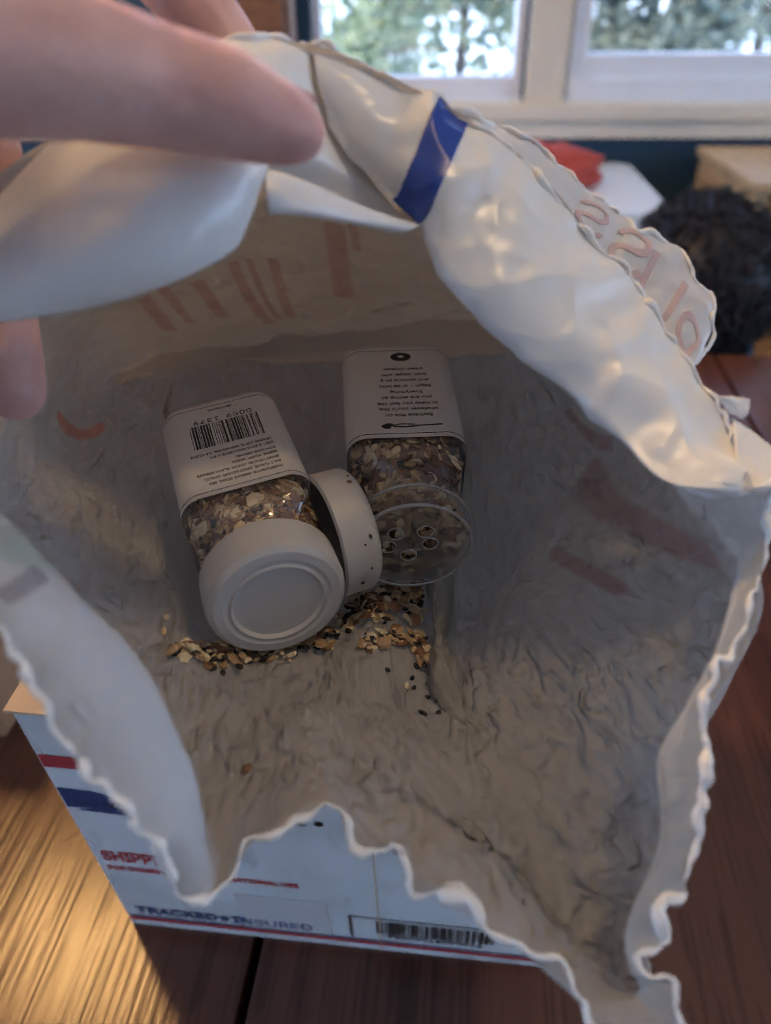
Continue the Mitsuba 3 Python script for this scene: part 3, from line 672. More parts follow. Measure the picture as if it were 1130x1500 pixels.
# right cuff with the blue stripe
top = [(455,68,.201),(530,97,.204),(600,130,.207),(650,155,.209),(700,190,.211),(780,262,.215),(850,338,.218),(920,418,.220),(985,518,.219),(1042,600,.215),(1078,660,.209),(1088,692,.205)]
bot = [(480,185,.205),(525,245,.206),(570,298,.207),(612,328,.207),(652,392,.207),(715,470,.207),(790,538,.208),(858,592,.207),(912,645,.203),(958,695,.199),(1010,714,.196),(1080,716,.197)]
def blend(t, bulge):
    return [tuple(np.array(a) * (1 - t) + np.array(b) * t + [0, 0, -bulge * (0.4 + 0.6 * math.sin(math.pi * min(i / 11 * 1.2, 1)))]) for i, (a, b) in enumerate(zip(top, bot))]
under = [(a - 2 + (4 if i < 3 else 0), b - 12, c + .012) for i, (a, b, c) in enumerate(bot)]
RCr = [top, blend(.3, .006), blend(.65, .008), blend(.9, .004), bot, under]
SRC, RG = None, None
S_ = Sheet(RCr)
def rc_grid(G):
    w = (meshkit.fbm(G / .017, 3, 12) - .5) * 2
    r = np.abs(meshkit.noise(G / np.array([.022, .022, .022]), 14) - .5) * 2
    r2 = np.abs(meshkit.noise(G / np.array([.011, .011, .011]), 15) - .5) * 2
    return G + normals(G) * (w * .0014 + (r - .5) * .0042 + (r2 - .5) * .0012)[..., None]
RG = rc_grid(S_.grid(260, 130))
nr = normals(RG); sg = 1 if np.einsum('...k,...k->...', nr, CAM - RG).mean() < 0 else -1
mesh, uv, _ = grid_mesh(RG, .0007 * sg)
add('right_cuff', mesh, 'cuff_film', True, parent=kM, uv=uv, label='glossy cream-white folded cuff across the top right')
# stripe printed on it: a skin that follows the cuff
from scipy.ndimage import map_coordinates
vs = np.linspace(0.0, 0.835, 80)
uL = np.interp(vs / .8, [0, 1], [2.78 / 11, 1.98 / 11]); uR = np.interp(vs / .8, [0, 1], [3.80 / 11, 2.98 / 11])
U2 = uL[:, None] + (uR - uL)[:, None] * np.linspace(0, 1, 36)[None]; V2 = np.repeat(vs[:, None], 36, 1)
def on_rc(U, V, lift):
    g = np.stack([map_coordinates(RG[..., i], [V * 129, U * 259], order=1) for i in range(3)], -1)
    n = np.stack([map_coordinates(nr[..., i], [V * 129, U * 259], order=1) for i in range(3)], -1)
    return g + toward(g, n) * lift
bs = on_rc(U2, V2, .0005)
add('blue_stripe', grid_mesh(bs, .0004 * sg)[0], 'stripe_ink', True, parent=kM, label='dark blue printed stripe')
add('torn_edge', edge_bead(np.vstack([MG[0], RG[0][2:]]), .0005, .0014, 23), 'torn_plastic', 40, parent=kM)
# printed outer layer behind the cuff
outer = [(640,146,.216),(700,176,.219),(765,207,.223),(830,250,.227),(895,302,.231),(945,325,.233),(1000,362,.234),(1046,432,.233),(1040,500,.230),(1012,535,.226)]
inner = [(640,190,.214),(690,225,.217),(750,270,.221),(800,330,.224),(850,390,.226),(890,440,.227),(930,500,.226),(960,540,.224),(985,570,.222),(1000,590,.221)]
mid = [tuple(np.array(a) * .5 + np.array(b) * .5 + [0, 0, -.002]) for a, b in zip(outer, inner)]
mat('printed_film', (0.62, 0.62, 0.62), 0.25, clearcoat=0.4, clearcoat_gloss=0.8)
SPL, PG = sheet_part('printed_layer', [outer, mid, inner], 160, 40, 'printed_film', .0014, .008, 33, rag=.006, label='torn grey-white layer with faint red lettering')
pn = normals(PG)
add('torn_edge', edge_bead(PG[0], .0005, .0015, 43), 'torn_plastic', 40, parent=kM)
def on_pl(U, V, lift):
    g = np.stack([map_coordinates(PG[..., i], [V * 39, U * 159], order=1, mode='nearest') for i in range(3)], -1)
    n = np.stack([map_coordinates(pn[..., i], [V * 39, U * 159], order=1, mode='nearest') for i in range(3)], -1)
    return g + toward(g, n) * lift[..., None]
for ch, u0, u1, v0, v1 in (('S', .61, .49, .62, .14), ('U', .72, .61, .72, .22), ('P', .85, .74, .80, .30), ('S', .46, .38, .55, .12)):
    lm = meshkit.text_mesh(ch, 1.0, .1, False)
    for _ in range(2): lm = lm.subdivide_to_size(.18)
    b = lm.bounds; q = (lm.vertices - b[0]) / (b[1] - b[0])
    lm.vertices = on_pl(u0 + (u1 - u0) * q[:, 0], v0 + (v1 - v0) * q[:, 1], .00025 + .0001 * q[:, 2])
    add('red_letter', lm, 'red_print', True, parent=kM)
TTr = [[(638,1304,.190),(655,1294,.190),(680,1296,.190),(702,1318,.189)], [(645,1318,.187),(662,1312,.186),(685,1318,.186),(706,1334,.187)], [(660,1334,.188),(676,1340,.188),(692,1345,.188),(708,1350,.188)]]
sheet_part('torn_tab', TTr, 40, 24, 'torn_plastic', .0010, .005, 57, rag=.002, label='small white curled tab on the front lip')
# folded corner at the right end of the cuff and the scrap above it
RFr = [[(1074,612,.213),(1110,635,.211),(1150,672,.207)], [(1080,660,.205),(1112,680,.203),(1160,700,.20)], [(1082,717,.199),(1115,716,.198),(1160,706,.197)], [(1082,712,.206),(1115,712,.206),(1160,702,.206)]]
sheet_part('corner_fold', RFr, 40, 40, 'cuff_film', .0006, .01, 51, label='yellowish folded corner at the right end of the cuff')
SCr = [[(1052,575,.212),(1075,580,.211),(1098,590,.211)], [(1058,590,.212),(1078,597,.211),(1096,606,.211)], [(1066,604,.213),(1080,610,.212),(1088,614,.213)]]
sheet_part('torn_scrap', SCr, 40, 24, 'torn_plastic', .0012, .003, 53, rag=.004, label='small white torn tab')
add('torn_edge', edge_bead(np.array([P(x_, y_, .199) for x_, y_ in ((985, 708), (1010, 716), (1050, 720), (1085, 724), (1110, 716), (1140, 708))]), .0008, .0022, 63, wob=.002), 'torn_plastic', 40, parent=kM)

# ------------------------------------------------------------------ spice jars
scene['jar_glass'] = {'type': 'thindielectric', 'int_ior': 1.5}
mat('paper_label', (0.60, 0.585, 0.57), 0.6)
mat('lid_plastic', (0.50, 0.495, 0.485), 0.38, specular=0.4)
mat('clear_rim', (0.45, 0.45, 0.44), 0.12, specular=0.9, clearcoat=0.8)
scene['hazy_clear'] = {'type': 'blendbsdf', 'weight': 0.16, 'a': {'type': 'thindielectric', 'int_ior': 1.5}, 'b': {'type': 'twosided', 'bsdf': {'type': 'diffuse', 'reflectance': rgb(.5, .5, .48)}}}
SEEDC = {'cream': (0.62, 0.47, 0.27), 'tan': (0.42, 0.285, 0.165), 'brown': (0.22, 0.11, 0.06), 'pale': (0.70, 0.60, 0.42), 'black': (0.018, 0.016, 0.018), 'plum': (0.20, 0.12, 0.11)}
for n_, c_ in SEEDC.items(): mat('seed_' + n_, c_, 0.55)
W = .045
def rsq(h, r, n=12):
    pts = []
    for cx, cy, a0 in ((h - r, h - r, 0), (-(h - r), h - r, 90), (-(h - r), -(h - r), 180), (h - r, -(h - r), 270)):
        for i in range(n):
            a = math.radians(a0 + 90 * i / (n - 1)); pts.append((cx + r * math.cos(a), cy + r * math.sin(a)))
    return np.array(pts)
def loft(secs, caps=(True, True)):
    n = len(secs[0][0]); v = np.vstack([np.column_stack([s, np.full(n, a)]) for s, a in secs]); f = []
    for k_ in range(len(secs) - 1):
        for i in range(n):
            a, b = k_ * n + i, k_ * n + (i + 1) % n; f += [[a, b, b + n], [a, b + n, a + n]]
    v = list(v)
    if caps[0]:
        c = len(v); v.append([0, 0, secs[0][1]]); f += [[c, (i + 1) % n, i] for i in range(n)]
    if caps[1]:
        c = len(v); v.append([0, 0, secs[-1][1]]); o = (len(secs) - 1) * n; f += [[c, o + i, o + (i + 1) % n] for i in range(n)]
    return trimesh.Trimesh(np.array(v), f, process=False)
def circ(r, n=48):
    a = np.radians(np.concatenate([np.linspace(q * 90, q * 90 + 90, 12) for q in range(4)])); return np.stack([r * np.cos(a), r * np.sin(a)], 1)
def jar_body(ins=0.0):
    h = W / 2 - ins
    S = [(rsq(h - .004, .006), .0005 + ins), (rsq(h - .0012, .0075), .0018 + ins), (rsq(h, .008), .0045)]
    S += [(rsq(h, .008), a) for a in (.02, .04, .06, .070)]
    for t in np.linspace(.2, 1, 7):
        s = t * t * (3 - 2 * t); S.append((rsq(h, .008) * (1 - s) + circ(.0192 - ins) * s, .070 + .010 * t))
    S += [(circ(.0192 - ins), .083), (circ(.0192 - ins), .090)]
    return loft(S, (True, False))
def lid_mesh(r=.0232, h=.0150, base=.0):
    prof = [[r - .0016, base], [r, base + .0006], [r, base + h - .0032], [r - .0006, base + h - .0014], [r - .0022, base + h], [.0178, base + h + .0002], [.0168, base + h - .0004],
            [.0160, base + h - .0004], [.0152, base + h + .0003], [.0143, base + h - .0010], [.0, base + h - .0010],
            [.0, base + h - .0026], [r - .0030, base + h - .0026], [r - .0016, base + h - .004], [r - .0016, base]]
    prof = np.array(prof)[::-1]
    m = trimesh.creation.revolve(np.array(prof), sections=72); trimesh.repair.fix_normals(m); return m
def ringtube(r, a, rad, n=64):
    m = trimesh.creation.torus(r, rad, major_sections=n, minor_sections=8); m.apply_translation([0, 0, a]); return m
def ortho(a, n):
    a = np.array(a, float); a /= np.linalg.norm(a); n = np.array(n, float); n -= a * (n @ a); n /= np.linalg.norm(n); return np.cross(n, a), n, a
def flake_set(kind, n, rng, place, size):
    """n small bits of one kind; place(n) gives positions and up-directions"""
    pos, up = place(n)
    V, Fc = [], []
    base = trimesh.creation.icosphere(1, 1.0)
    for i in range(n):
        v = base.vertices * (1 + .0 * i)
        if kind in ('black', 'cream'):
            v = v * [1.0, .6, .35] * np.where(v[:, :1] > 0, 1 - .35 * v[:, :1], 1)
        else:
            v = (v + rng.normal(0, .17, v.shape)) * [1.0, rng.uniform(.6, .95), rng.uniform(.16, .4)]
        q = trimesh.transformations.random_rotation_matrix(rng.random(3))[:3, :3]
        u = up[i]; a = np.cross(u, q[:, 0]); a /= np.linalg.norm(a); b = np.cross(u, a); R = np.stack([a, b, u], 1)
        tilt = trimesh.transformations.rotation_matrix(rng.normal(0, .45), [1, .3, 0])[:3, :3]
        s = size * rng.uniform(.7, 1.35)
        v = (v * s) @ (R @ tilt).T + pos[i] + u * s * .22
        V.append(v); Fc.append(base.faces + 42 * i)
    return trimesh.Trimesh(np.vstack(V), np.vstack(Fc), process=False)
JM = frame(-X, Z, Y, [0, 0, 0])
JM[:3, :3] = np.stack([-X, Z, Y], 1)          # text x -> -x, text y -> a, text z -> n
def jar(label, base, a, n, kind):
    M = frame(*ortho(a, n), base)
    k = thing('spice_jar', label, 'jar', None)
    put = lambda m: xf(m, M)
    add('glass_body', put(cat([jar_body(), jar_body(.0021)])), 'jar_glass', 40, parent=k, label='clear square glass body')
    add('glass_base', put(loft([(rsq(W / 2 - .004, .006), .0002), (rsq(W / 2 - .0010, .0075), .0008), (rsq(W / 2 - .0006, .0078), .0040), (rsq(W / 2 - .0022, .0070), .0056)])), 'clear_rim', 30, parent=k, label='thick clear glass base')
    lab = loft([(rsq(W / 2 + .0003, .0083), q) for q in (.0044, .02, .035, .05, .0640)], (False, False))
    add('paper_label', put(lab), 'paper_label', 40, parent=k, label='white printed paper label')
    pl = key(k + '__paper_label')[:0] or k + '__paper_label'
    h = W / 2 + .00036
    for q in (.0064, .0616):
        add('border_line', put(loft([(rsq(h + .0001, .0084), q), (rsq(h + .0001, .0084), q + .0004)], (False, False))), 'ink_black', 40, parent=pl)
    def sa(t):
        return .0038 + .0602 * t * .317 / (t * .317 + (1 - t) * .262)
    def txt(s, x0, x1, t, hgt, bold=True):
        """x0, x1 as seen from the lid end, right to left"""
        m = meshkit.text_mesh(s, hgt, .00012, bold); b = m.bounds
        m.apply_translation([-b[0][0], 0, 0]); m.apply_scale([(x1 - x0) / (b[1][0] - b[0][0]), 1, 1]); m.apply_translation([x0, sa(t), h])
        add('lettering', put(xf(m, JM)), 'ink_black', False, parent=pl)
    def art(m):
        return put(xf(m, JM))
    if kind == 1:
        for s, x0, x1, t in (('INGREDIENTS: SESAME SEEDS, SEA', -.0150, .0108, .862), ('SALT FLAKES, DRIED MINCED GARLIC,', -.0150, .0120, .805), ('DRIED MINCED ONION, BLACK SESAME', -.0150, .0140, .748),
                             ('SEEDS, POPPY SEEDS.', -.0150, .0016, .690), ('CONTAINS SESAME.', -.0150, -.0006, .640), ('DIST. & SOLD EXCLUSIVELY BY:', -.0150, .0080, .580), ("TRADER JOE'S, MONROVIA, CA 91016", -.0150, .0145, .530)):
            txt(s, x0, x1, t, .00125)
        bm = bars(-.0135, .0128, sa(.22), sa(.47), 30, 8); bm.apply_translation([0, 0, h]); bm.vertices[:, 2] = h + (bm.vertices[:, 2] - h) * .4
        add('barcode', art(bm), 'ink_black', False, parent=pl)
        txt('0059  1379', -.0120, .0105, .165, .0026, False)
        txt('BB090819PX', -.0052, .0040, .075, .0010)
    else:
        for s, w, t in (('Sprinkle this on', .0185, .730), ("whatever you'd like,", .0235, .664), ('to make you feel like', .0235, .602), ('you are eating an', .0200, .536), ('Everything', .0128, .474), ('Bagel - or be bold', .0205, .410), ('and sprinkle on a', .0195, .345), ('plain bagel with', .0185, .285), ('cream cheese!', .0165, .225)):
            txt(s, -.0018 - w / 2, -.0018 + w / 2, t, .0016)
        def blk(poly):
            m = flat(poly, .00012); m.apply_translation([0, 0, h]); return art(m)
        bagel = affinity.scale(Point(-.0015, sa(.105)).buffer(.0043), 1, .72).difference(affinity.scale(Point(-.0015, sa(.10)).buffer(.0014), 1, .7))
        add('bagel_drawing', blk(bagel), 'ink_black', False, parent=pl)
        y = sa(.868)
        knife = union_all([LineString([(-.0135, y - .0004), (-.005, y)]).buffer(.00035), LineString([(-.005, y), (.0000, y + .0006), (.0045, y + .0002)]).buffer(.0004), LineString([(-.003, y - .0008), (.002, y - .0012), (.006, y - .0002)]).buffer(.00025),
                           Polygon([(.0048, y - .0014), (.0062, y + .0016), (.0084, y + .0012), (.0094, y - .0001), (.0078, y - .0014), (.0066, y - .0018)])])
        add('knife_drawing', blk(knife), 'ink_black', False, parent=pl)
    thr = cat([ringtube(.0194, q, .0006) for q in (.0832, .0855, .0878)])
    add('neck_thread', put(thr), 'jar_glass' if kind == 2 else 'clear_rim', True, parent=k)
    if kind == 1:
        lm = lid_mesh(.0230, .0152, .0834)
        add('lid', put(lm), 'lid_plastic', 25, parent=k, label='white round plastic screw lid')
    else:
        q0 = .0885
        cap = trimesh.creation.revolve(np.array([[.0200, q0], [.0218, q0], [.0221, q0 + .0005], [.0221, q0 + .0088], [.0212, q0 + .0099], [.0200, q0 + .0099], [.0195, q0 + .0090]]), sections=72)
        add('shaker_cap', put(cap), 'jar_glass', 30, parent=k, label='clear plastic shaker cap with round holes')
        sk = k + '__shaker_cap'
        disc = Point(0, 0).buffer(.0197, quad_segs=24)
        hp = [(-.0066, .0066), (.0040, .0072), (.0060, .0008), (-.0018, -.0048), (-.0092, .0000)]
        for x_, y_ in hp: disc = disc.difference(affinity.scale(Point(x_, y_).buffer(.0029), 1, .95))
        dm = flat(disc, .0009); dm.update_faces(dm.face_normals[:, 2] > .5); dm.remove_unreferenced_vertices(); dm.apply_translation([0, 0, q0 + .0082]); add('holed_disc', put(dm), 'hazy_clear', False, parent=sk)
        for x_, y_ in hp:
            t_ = trimesh.creation.torus(.0029, .00032, major_sections=28, minor_sections=6); t_.apply_translation([x_, y_, q0 + .0092]); add('hole_rim', put(t_), 'clear_rim', True, parent=sk)
        add('cap_rim', put(cat([ringtube(.0212, q0 + .0098, .0007), ringtube(.0219, q0 + .0006, .0006)])), 'clear_rim', True, parent=sk)
    # the seasoning inside
    rng = np.random.default_rng(40 + kind)
    def place(n_):
        pos, up = [], []
        sec = rsq(W / 2 - .0031, .007)
        L = LineString(np.vstack([sec, sec[:1]]))
        while len(pos) < n_:
            if kind == 2 and rng.random() < .45:
                r_, t_ = .0185 * math.sqrt(rng.random()), rng.random() * 6.28
                pos.append([r_ * math.cos(t_), r_ * math.sin(t_), rng.uniform(.087, .0955)]); up.append([0, 0, 1.0]); continue
            q = L.interpolate(rng.random(), normalized=True); q = np.array([q.x, q.y]); nn = q / np.linalg.norm(q)
            if q[1] < -.01: continue
            a_ = rng.uniform(.058, .086 if kind == 2 else .083)
            t_ = np.clip((a_ - .069) / .011, 0, 1); s_ = t_ * t_ * (3 - 2 * t_)
            q = q * (1 - s_) + nn * .0172 * s_
            q = q * (1 - rng.random() ** 2 * .16)
            pos.append([q[0], q[1], a_]); up.append([nn[0], nn[1], .35 * s_])
        pos, up = np.array(pos), np.array(up); up /= np.linalg.norm(up, axis=1, keepdims=True)
        return pos @ M[:3, :3].T + M[:3, 3], up @ M[:3, :3].T
    kf = thing('seasoning_fill', 'mixed flakes and seeds packed inside the ' + ('white lidded glass jar' if kind == 1 else 'clear capped glass jar'), 'seasoning'); labels[kf]['kind'] = 'stuff'
    core = jar_body(.0042); core = trimesh.convex.convex_hull(core.vertices[(core.vertices[:, 2] > .004) & (core.vertices[:, 2] < (.084 if kind == 1 else .0865))])
    add('packed_core', put(core), 'seed_plum', 40, parent=kf)
    for c_, n_, s_ in (('cream', 330, .0015), ('tan', 260, .0021), ('pale', 200, .0022), ('brown', 180, .0018), ('black', 190, .0015), ('plum', 160, .0022)):
        add('flakes', flake_set(c_, n_, rng, place, s_), 'seed_' + c_, 40, parent=kf)
    return M
M1 = jar('glass spice jar with white screw lid, label with barcode facing up', [-.0659, .2758, ZC - .1657], [.322, -.946, -.030], [-.09, -.062, .994], 1)
M2j = jar('glass spice jar without its lid, clear holed shaker cap facing the viewer', [.0038, .3147, ZC - .1587], [.065, -.986, -.154], [.011, -.154, .988], 2)
# the loose lid standing on its edge between them
tc = P(526, 771, .278)
ax = np.array([.90, .42, .03]); ax /= np.linalg.norm(ax)
ML = frame(*ortho(ax, [0, 0, 1]), tc - ax * .0140)
lm = lid_mesh(.0224, .0140, 0)
add('jar_lid', xf(lm, ML), 'lid_plastic', 25, label='loose white round plastic lid standing on edge between the two jars', cat='lid')
lid_side = []
rng = np.random.default_rng(5)
# specks on its side
for (px, py) in ((510, 697), (513, 706), (543, 785), (545, 832), (532, 853), (536, 798)):
    d = ray(px, py); d /= np.linalg.norm(d)
    tm = xf(lm, ML); 
    tt = np.linspace(.22, .34, 2400); q = CAM + d * tt[:, None]
    lo = (q - (tc - ax * .014)) @ np.stack(ortho(ax, [0, 0, 1]), 1)
    ins = np.where((np.hypot(lo[:, 0], lo[:, 1]) < .0225) & (lo[:, 2] > 0) & (lo[:, 2] < .014))[0]
    if len(ins):
        q = q[ins[0]]; rr = (q - tc) - ax * ((q - tc) @ ax); rr /= np.linalg.norm(rr)
        m_ = flake_set('black', 1, rng, lambda n_: (np.array([q]), np.array([rr])), .0008)
        add('seed_speck', m_, 'seed_black' if px != 513 else 'seed_brown', True, label='dark seed stuck on the side of the loose white lid, ' + {697: 'topmost', 706: 'second from top', 785: 'third from the top', 798: 'at mid height', 832: 'second lowest', 853: 'lowest'}[py], cat='seed', group='seeds stuck to the loose lid')

# ------------------------------------------------------------------ spilled seasoning on the lining
from scipy.spatial import cKDTree
pts = TUB[72:].reshape(-1, 3); prn = (np.cross(np.roll(TUB, -1, 1) - np.roll(TUB, 1, 1), np.gradient(TUB, axis=0)))
prn /= np.linalg.norm(prn, axis=-1, keepdims=True) + 1e-12
prn = prn[72:].reshape(-1, 3); prn = toward(pts, prn)
rel = pts - CAM; zz = rel @ np.array([0, CP, -SP]); pxs = np.stack([565 + FOC * rel[:, 0] / zz, 750 + FOC * (rel @ np.array([0, -SP, -CP])) / zz], 1)
okp = (rel[:, 2] < -.17); KD = cKDTree(pxs[okp]); KP, KN = pts[okp], prn[okp]
def on_lining(xy):
    d_, i = KD.query(xy, k=6); w = 1 / (d_ + 1e-3); w /= w.sum(1, keepdims=True)
    p_ = (KP[i] * w[..., None]).sum(1); n_ = (KN[i] * w[..., None]).sum(1); return p_, n_ / np.linalg.norm(n_, axis=1, keepdims=True)
rng = np.random.default_rng(77)
def scatter(clusters):
    def place(n_):
        w = np.array([c[4] for c in clusters], float); w /= w.sum(); i = rng.choice(len(clusters), n_, p=w)
        c = np.array([c[:4] for c in clusters])[i]; xy = c[:, :2] + rng.normal(0, 1, (n_, 2)) * c[:, 2:4] * .55
        p_, u = on_lining(xy); return p_ + u * (rng.random(n_) ** 2 * .0034)[:, None], u
    return place
pile1 = [(268, 955, 14, 9, 3), (302, 962, 20, 13, 5), (345, 962, 26, 15, 7), (395, 958, 26, 13, 6), (440, 946, 24, 13, 6), (475, 935, 20, 12, 5), (503, 915, 14, 12, 4)]
pile2 = [(530, 890, 18, 16, 5), (560, 882, 22, 14, 5), (600, 876, 22, 12, 5), (555, 905, 18, 10, 3), (545, 943, 12, 9, 3), (590, 940, 16, 7, 2.5), (605, 905, 12, 12, 2.5), (612, 945, 9, 14, 2), (619, 968, 7, 12, 2.5), (570, 938, 12, 8, 2)]
for nm, cl, mul in (('spilled round the rim of the white lidded jar', pile1, 1.0), ('spilled in a trail in front of the clear capped jar', pile2, 1.1)):
    kf = thing('spilled_seasoning', 'tan flakes and black seeds ' + nm, 'seasoning'); labels[kf]['kind'] = 'stuff'
    for c_, n_, s_ in (('cream', 90, .0015), ('tan', 55, .0024), ('pale', 60, .0019), ('brown', 30, .0020), ('black', 95, .0016)):
        add('flakes', flake_set(c_, int(n_ * mul), rng, scatter(cl), s_), 'seed_' + c_, 40, parent=kf)
singles = [((638, 990), 'black', 'lone black seed on the grey lining, first below the trail of flakes'), ((607, 1008), 'black', None), ((639, 1030), 'black', None), ((651, 1003), 'black', None), ((627, 1021), 'black', None), ((595, 1005), 'pale', None), ((620, 1047), 'black', None), ((603, 995), 'black', None),
           ((643, 1045), 'black', None), ((638, 1000), 'cream', None), ((570, 980), 'black', None), ((313, 981), 'black', None), ((327, 986), 'black', None), ((282, 956), 'brown', None), ((295, 963), 'cream', None), ((362, 1127), 'brown', 'small dark crumb alone on the front slope of the lining'), ((244, 905), 'pale', None), ((240, 925), 'cream', None)]
ORD = ['first', 'second', 'third', 'fourth', 'fifth', 'sixth', 'seventh', 'eighth', 'ninth', 'tenth', 'eleventh', 'twelfth']
for (xy, c_, lab) in singles:
    p_, u = on_lining(np.array([xy], float))
    m_ = flake_set(c_, 1, rng, lambda n_: (p_, u), .0017 if c_ != 'brown' else .0014)
    black = c_ in ('black', 'brown')
    add('sesame_seed' if c_ != 'brown' else 'crumb', m_, 'seed_' + c_, True, label=lab or ('%s seed loose on the grey lining, %s of them from the top' % ('black' if c_ == 'black' else 'brown' if black else 'pale', ORD[sorted(q[0][1] for q in singles if (q[1] in ('black', 'brown')) == black and not q[2]).index(xy[1])])), cat='seed' if c_ != 'brown' else 'crumb', group=None if lab else ('loose black seeds on the lining' if black else 'loose pale seeds on the lining'))

# ------------------------------------------------------------------ the hand
def skin_fn(p, n, uv):
    f_ = fbm(p.x * 60, p.y * 60, p.z * 60, 3)
    l = noise(p.x * 900, p.y * 900, p.z * 900)
    return mix((0.74, 0.47, 0.40), (0.62, 0.34, 0.30), smoothstep(0.3, 0.75, f_)) * (0.94 + 0.08 * l)
mat('skin_base', proc(skin_fn), 0.45, specular=0.4, flatness=0.6)
def skin_bump(p, n, uv):
    return noise(p.x * 1500, p.y * 1500, p.z * 1500) + 2 * fbm(p.x * 220, p.y * 220, p.z * 220, 2)
bump('skin', 'skin_base', skin_bump, 0.00025)
mat('nail', (0.66, 0.42, 0.37), 0.3)
J = lambda px, py, z, r: (P(px, py, z), r)
wrist = J(-640, 260, .150, .026)
thumb = [J(-640, 200, .145, .024), J(-330, 60, .132, .0195), J(-90, 62, .130, .0150), J(110, 96, .142, .0127), J(235, 128, .152, .0114), J(330, 152, .158, .0107), J(412, 183, .164, .0080), J(431, 191, .1655, .0066)]
index = [J(-420, -60, .165, .0165), J(-60, -160, .185, .0118), J(170, -120, .205, .0108), J(255, -30, .206, .0100), J(318, 50, .208, .0092), J(360, 110, .209, .0080)]
middle = [J(-470, 60, .175, .0160), J(-200, 20, .195, .0110), J(-50, 135, .203, .0100), J(-22, 225, .204, .0092), J(-12, 380, .210, .0092), J(14, 535, .214, .0090), J(22, 572, .214, .0082)]
ring = [J(-520, 180, .180, .0155), J(-300, 160, .200, .0108), J(-200, 300, .207, .0096), J(-190, 480, .208, .0088), J(-160, 600, .206, .0078)]
pinky = [J(-580, 290, .178, .0140), J(-420, 330, .196, .0092), J(-330, 450, .200, .0082), J(-300, 570, .196, .0070)]
palm = m3.Manifold.batch_hull([ball(c, r) for c, r in (wrist, thumb[1], index[0], middle[0], ring[0], pinky[0])])
arm = limb([wrist, J(-900, 420, .165, .029), J(-1900, 900, .17, .040)], 28)
H = palm + arm
for ch in (thumb, index, middle, ring, pinky): H = H + limb(ch, 28)
H = H.refine_to_length(.0022)
hm = tri(H); hm.merge_vertices()
trimesh.smoothing.filter_taubin(hm, lamb=.5, nu=.53, iterations=26)
v = hm.vertices; n_ = hm.vertex_normals
# joint creases of the thumb
for (c, r), t0 in ((thumb[4], thumb[5][0]),):
    d = t0 - c; d /= np.linalg.norm(d); s = (v - c) @ d; near = np.linalg.norm(v - c, axis=1) < r * 1.6
    for o, a_ in ((-.002, .00035), (.0005, .0005), (.0032, .0003)):
        v = v - n_ * (near * a_ * np.exp(-((s - o) / .0008) ** 2))[:, None]
hm.vertices = v
kh = thing('hand', 'bare left hand pinching the white mailer cuff between thumb and fingers', 'hand')
add('skin', hm, 'skin', True, parent=kh)
def nail(a, b, r, up, w):
    d = b - a; d /= np.linalg.norm(d); up = up - d * (up @ d); up /= np.linalg.norm(up); sd = np.cross(d, up)
    U, V = np.meshgrid(np.linspace(-1, 1, 17), np.linspace(-1, 1, 15)); sh = np.sqrt(np.clip(1 - .35 * V ** 6, 0, 1))
    ang = U * w * sh
    G = b + d * (V * r * .72 + r * .1)[..., None] + (up[None, None] * np.cos(ang)[..., None] + sd * np.sin(ang)[..., None]) * (r * (1.0 - .06 * (V + 1) ** 2 / 2))[..., None]
    return grid_mesh(G, -.0006)[0]
add('thumbnail', nail(thumb[5][0], thumb[6][0], .0086, np.array([.1, .85, .45]), .75), 'nail', True, parent=kh)

# ------------------------------------------------------------------ black dog beyond the table
mat('black_fur', (0.012, 0.012, 0.016), 0.55, specular=0.5, sheen=0.3)
mat('collar_blue', (0.02, 0.10, 0.17), 0.5)
mat('tag_yellow', (0.55, 0.42, 0.06), 0.4)
kd = thing('dog', 'fluffy black dog sitting beyond the far edge of the dark table, collar showing', 'dog')
hx, hy, hz = .49, 1.17, .80
dj = lambda x, y, z, r: (np.array([hx + x, hy + y, z]), r)
body = limb([dj(.02, .10, .20, .155), dj(.01, .13, .40, .150), dj(0, .10, .56, .125), dj(0, .05, .68, .088), dj(0, .0, hz, .098)], 28)
head = m3.Manifold.batch_hull([ball([hx, hy, hz], .106), ball([hx, hy + .06, hz + .005], .09), ball([hx, hy + .03, hz + .035], .075)])
muz = limb([dj(0, .09, hz - .02, .055), dj(0, .17, hz - .035, .036)], 20)
dogm = body + head + muz
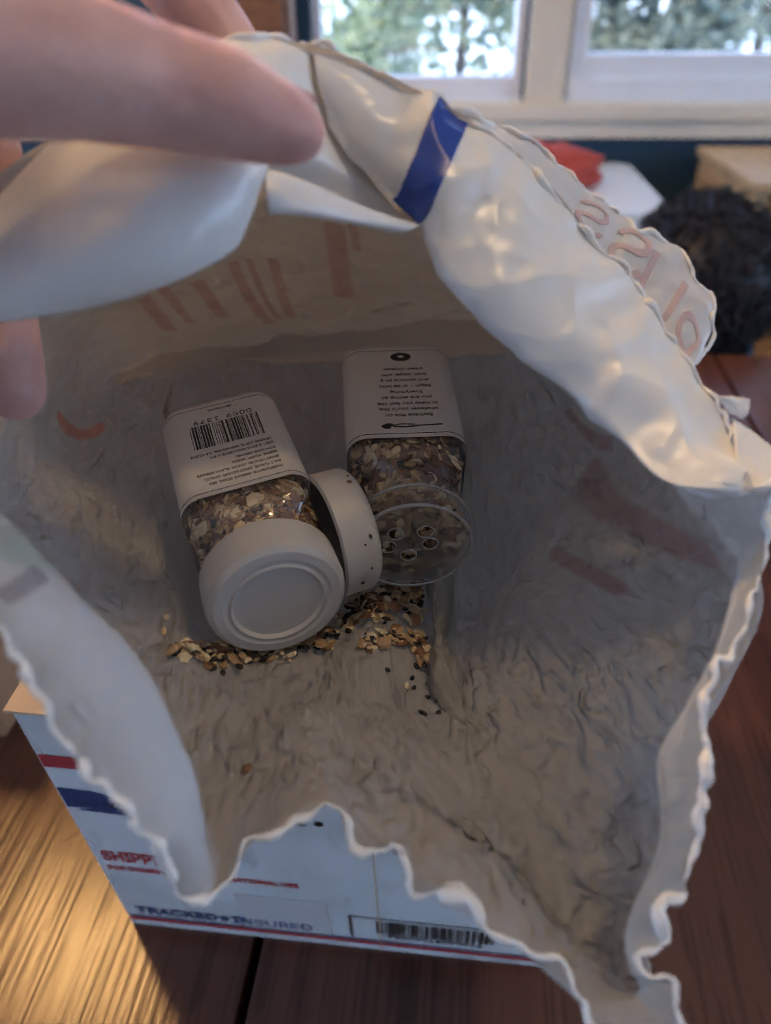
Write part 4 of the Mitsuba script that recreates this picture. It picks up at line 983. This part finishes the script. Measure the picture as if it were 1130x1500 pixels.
for s in (-1, 1):
    dogm = dogm + m3.Manifold.batch_hull([ball([hx + s * .085, hy + .01, hz + .02], .03), ball([hx + s * .115, hy + .02, hz - .05], .034), ball([hx + s * .105, hy + .03, hz - .085], .022)])
    dogm = dogm + limb([dj(s * .075, .15, .50, .055), dj(s * .075, .19, .28, .036), dj(s * .075, .20, .06, .030), dj(s * .075, .225, .032, .032)], 20)
    dogm = dogm + limb([dj(s * .11, .02, .24, .105), dj(s * .15, .16, .17, .060), dj(s * .15, .05, .07, .036), dj(s * .15, .17, .036, .036)], 20)
dogm = dogm + limb([dj(0, -.03, .10, .035), dj(.04, -.10, .06, .03), dj(.14, -.14, .05, .022)], 16)
dm = tri(dogm.refine_to_length(.018)); dm.merge_vertices(); trimesh.smoothing.filter_taubin(dm, iterations=14)
add('body', dm, 'black_fur', True, parent=kd)
rng = np.random.default_rng(9)
sp, fi = trimesh.sample.sample_surface(dm, 9000, seed=9); fn_ = dm.face_normals[fi]
V, Fc, o = [], [], 0
for p_, u in zip(sp, fn_):
    if p_[2] < .5 and rng.random() < .45: continue
    t1 = np.cross(u, rng.normal(0, 1, 3)); t1 /= np.linalg.norm(t1); t2 = np.cross(u, t1)
    L = rng.uniform(.022, .042) * (1 if p_[2] > .55 else .8); s = np.linspace(0, 1, 6); ph = rng.random() * 6.28; cr = rng.uniform(.004, .009)
    q = p_ - u * .004 + u * (s * L * (1 - .35 * s))[:, None] + (t1 * np.cos(ph + s * 6)[:, None] + t2 * np.sin(ph + s * 6)[:, None]) * (cr * s)[:, None] + np.array([0, 0, -.010]) * (s ** 2)[:, None]
    v, f = tube(q, np.linspace(.0038, .0008, 6), 4); V.append(v); Fc.append(f + o); o += len(v)
add('curly_fur', trimesh.Trimesh(np.vstack(V), np.vstack(Fc), process=False), 'black_fur', True, parent=kd, kind='stuff')
cz = .672
col = trimesh.creation.torus(.108, .011, major_sections=48, minor_sections=10); col.apply_scale([1, 1, 1.6]); col.apply_transform(trimesh.transformations.rotation_matrix(.25, [1, 0, 0])); col.apply_translation([hx, hy + .045, cz])
add('collar', col, 'collar_blue', True, parent=kd, label='blue collar')
c_ = trimesh.creation.cylinder(.012, .004, sections=24); c_.apply_transform(trimesh.transformations.rotation_matrix(math.pi / 2, [1, 0, 0])); c_.apply_translation([hx - .02, hy - .078, cz - .03])
add('collar_tag', c_, 'tag_yellow', 30, parent=kd, label='yellow collar tag')
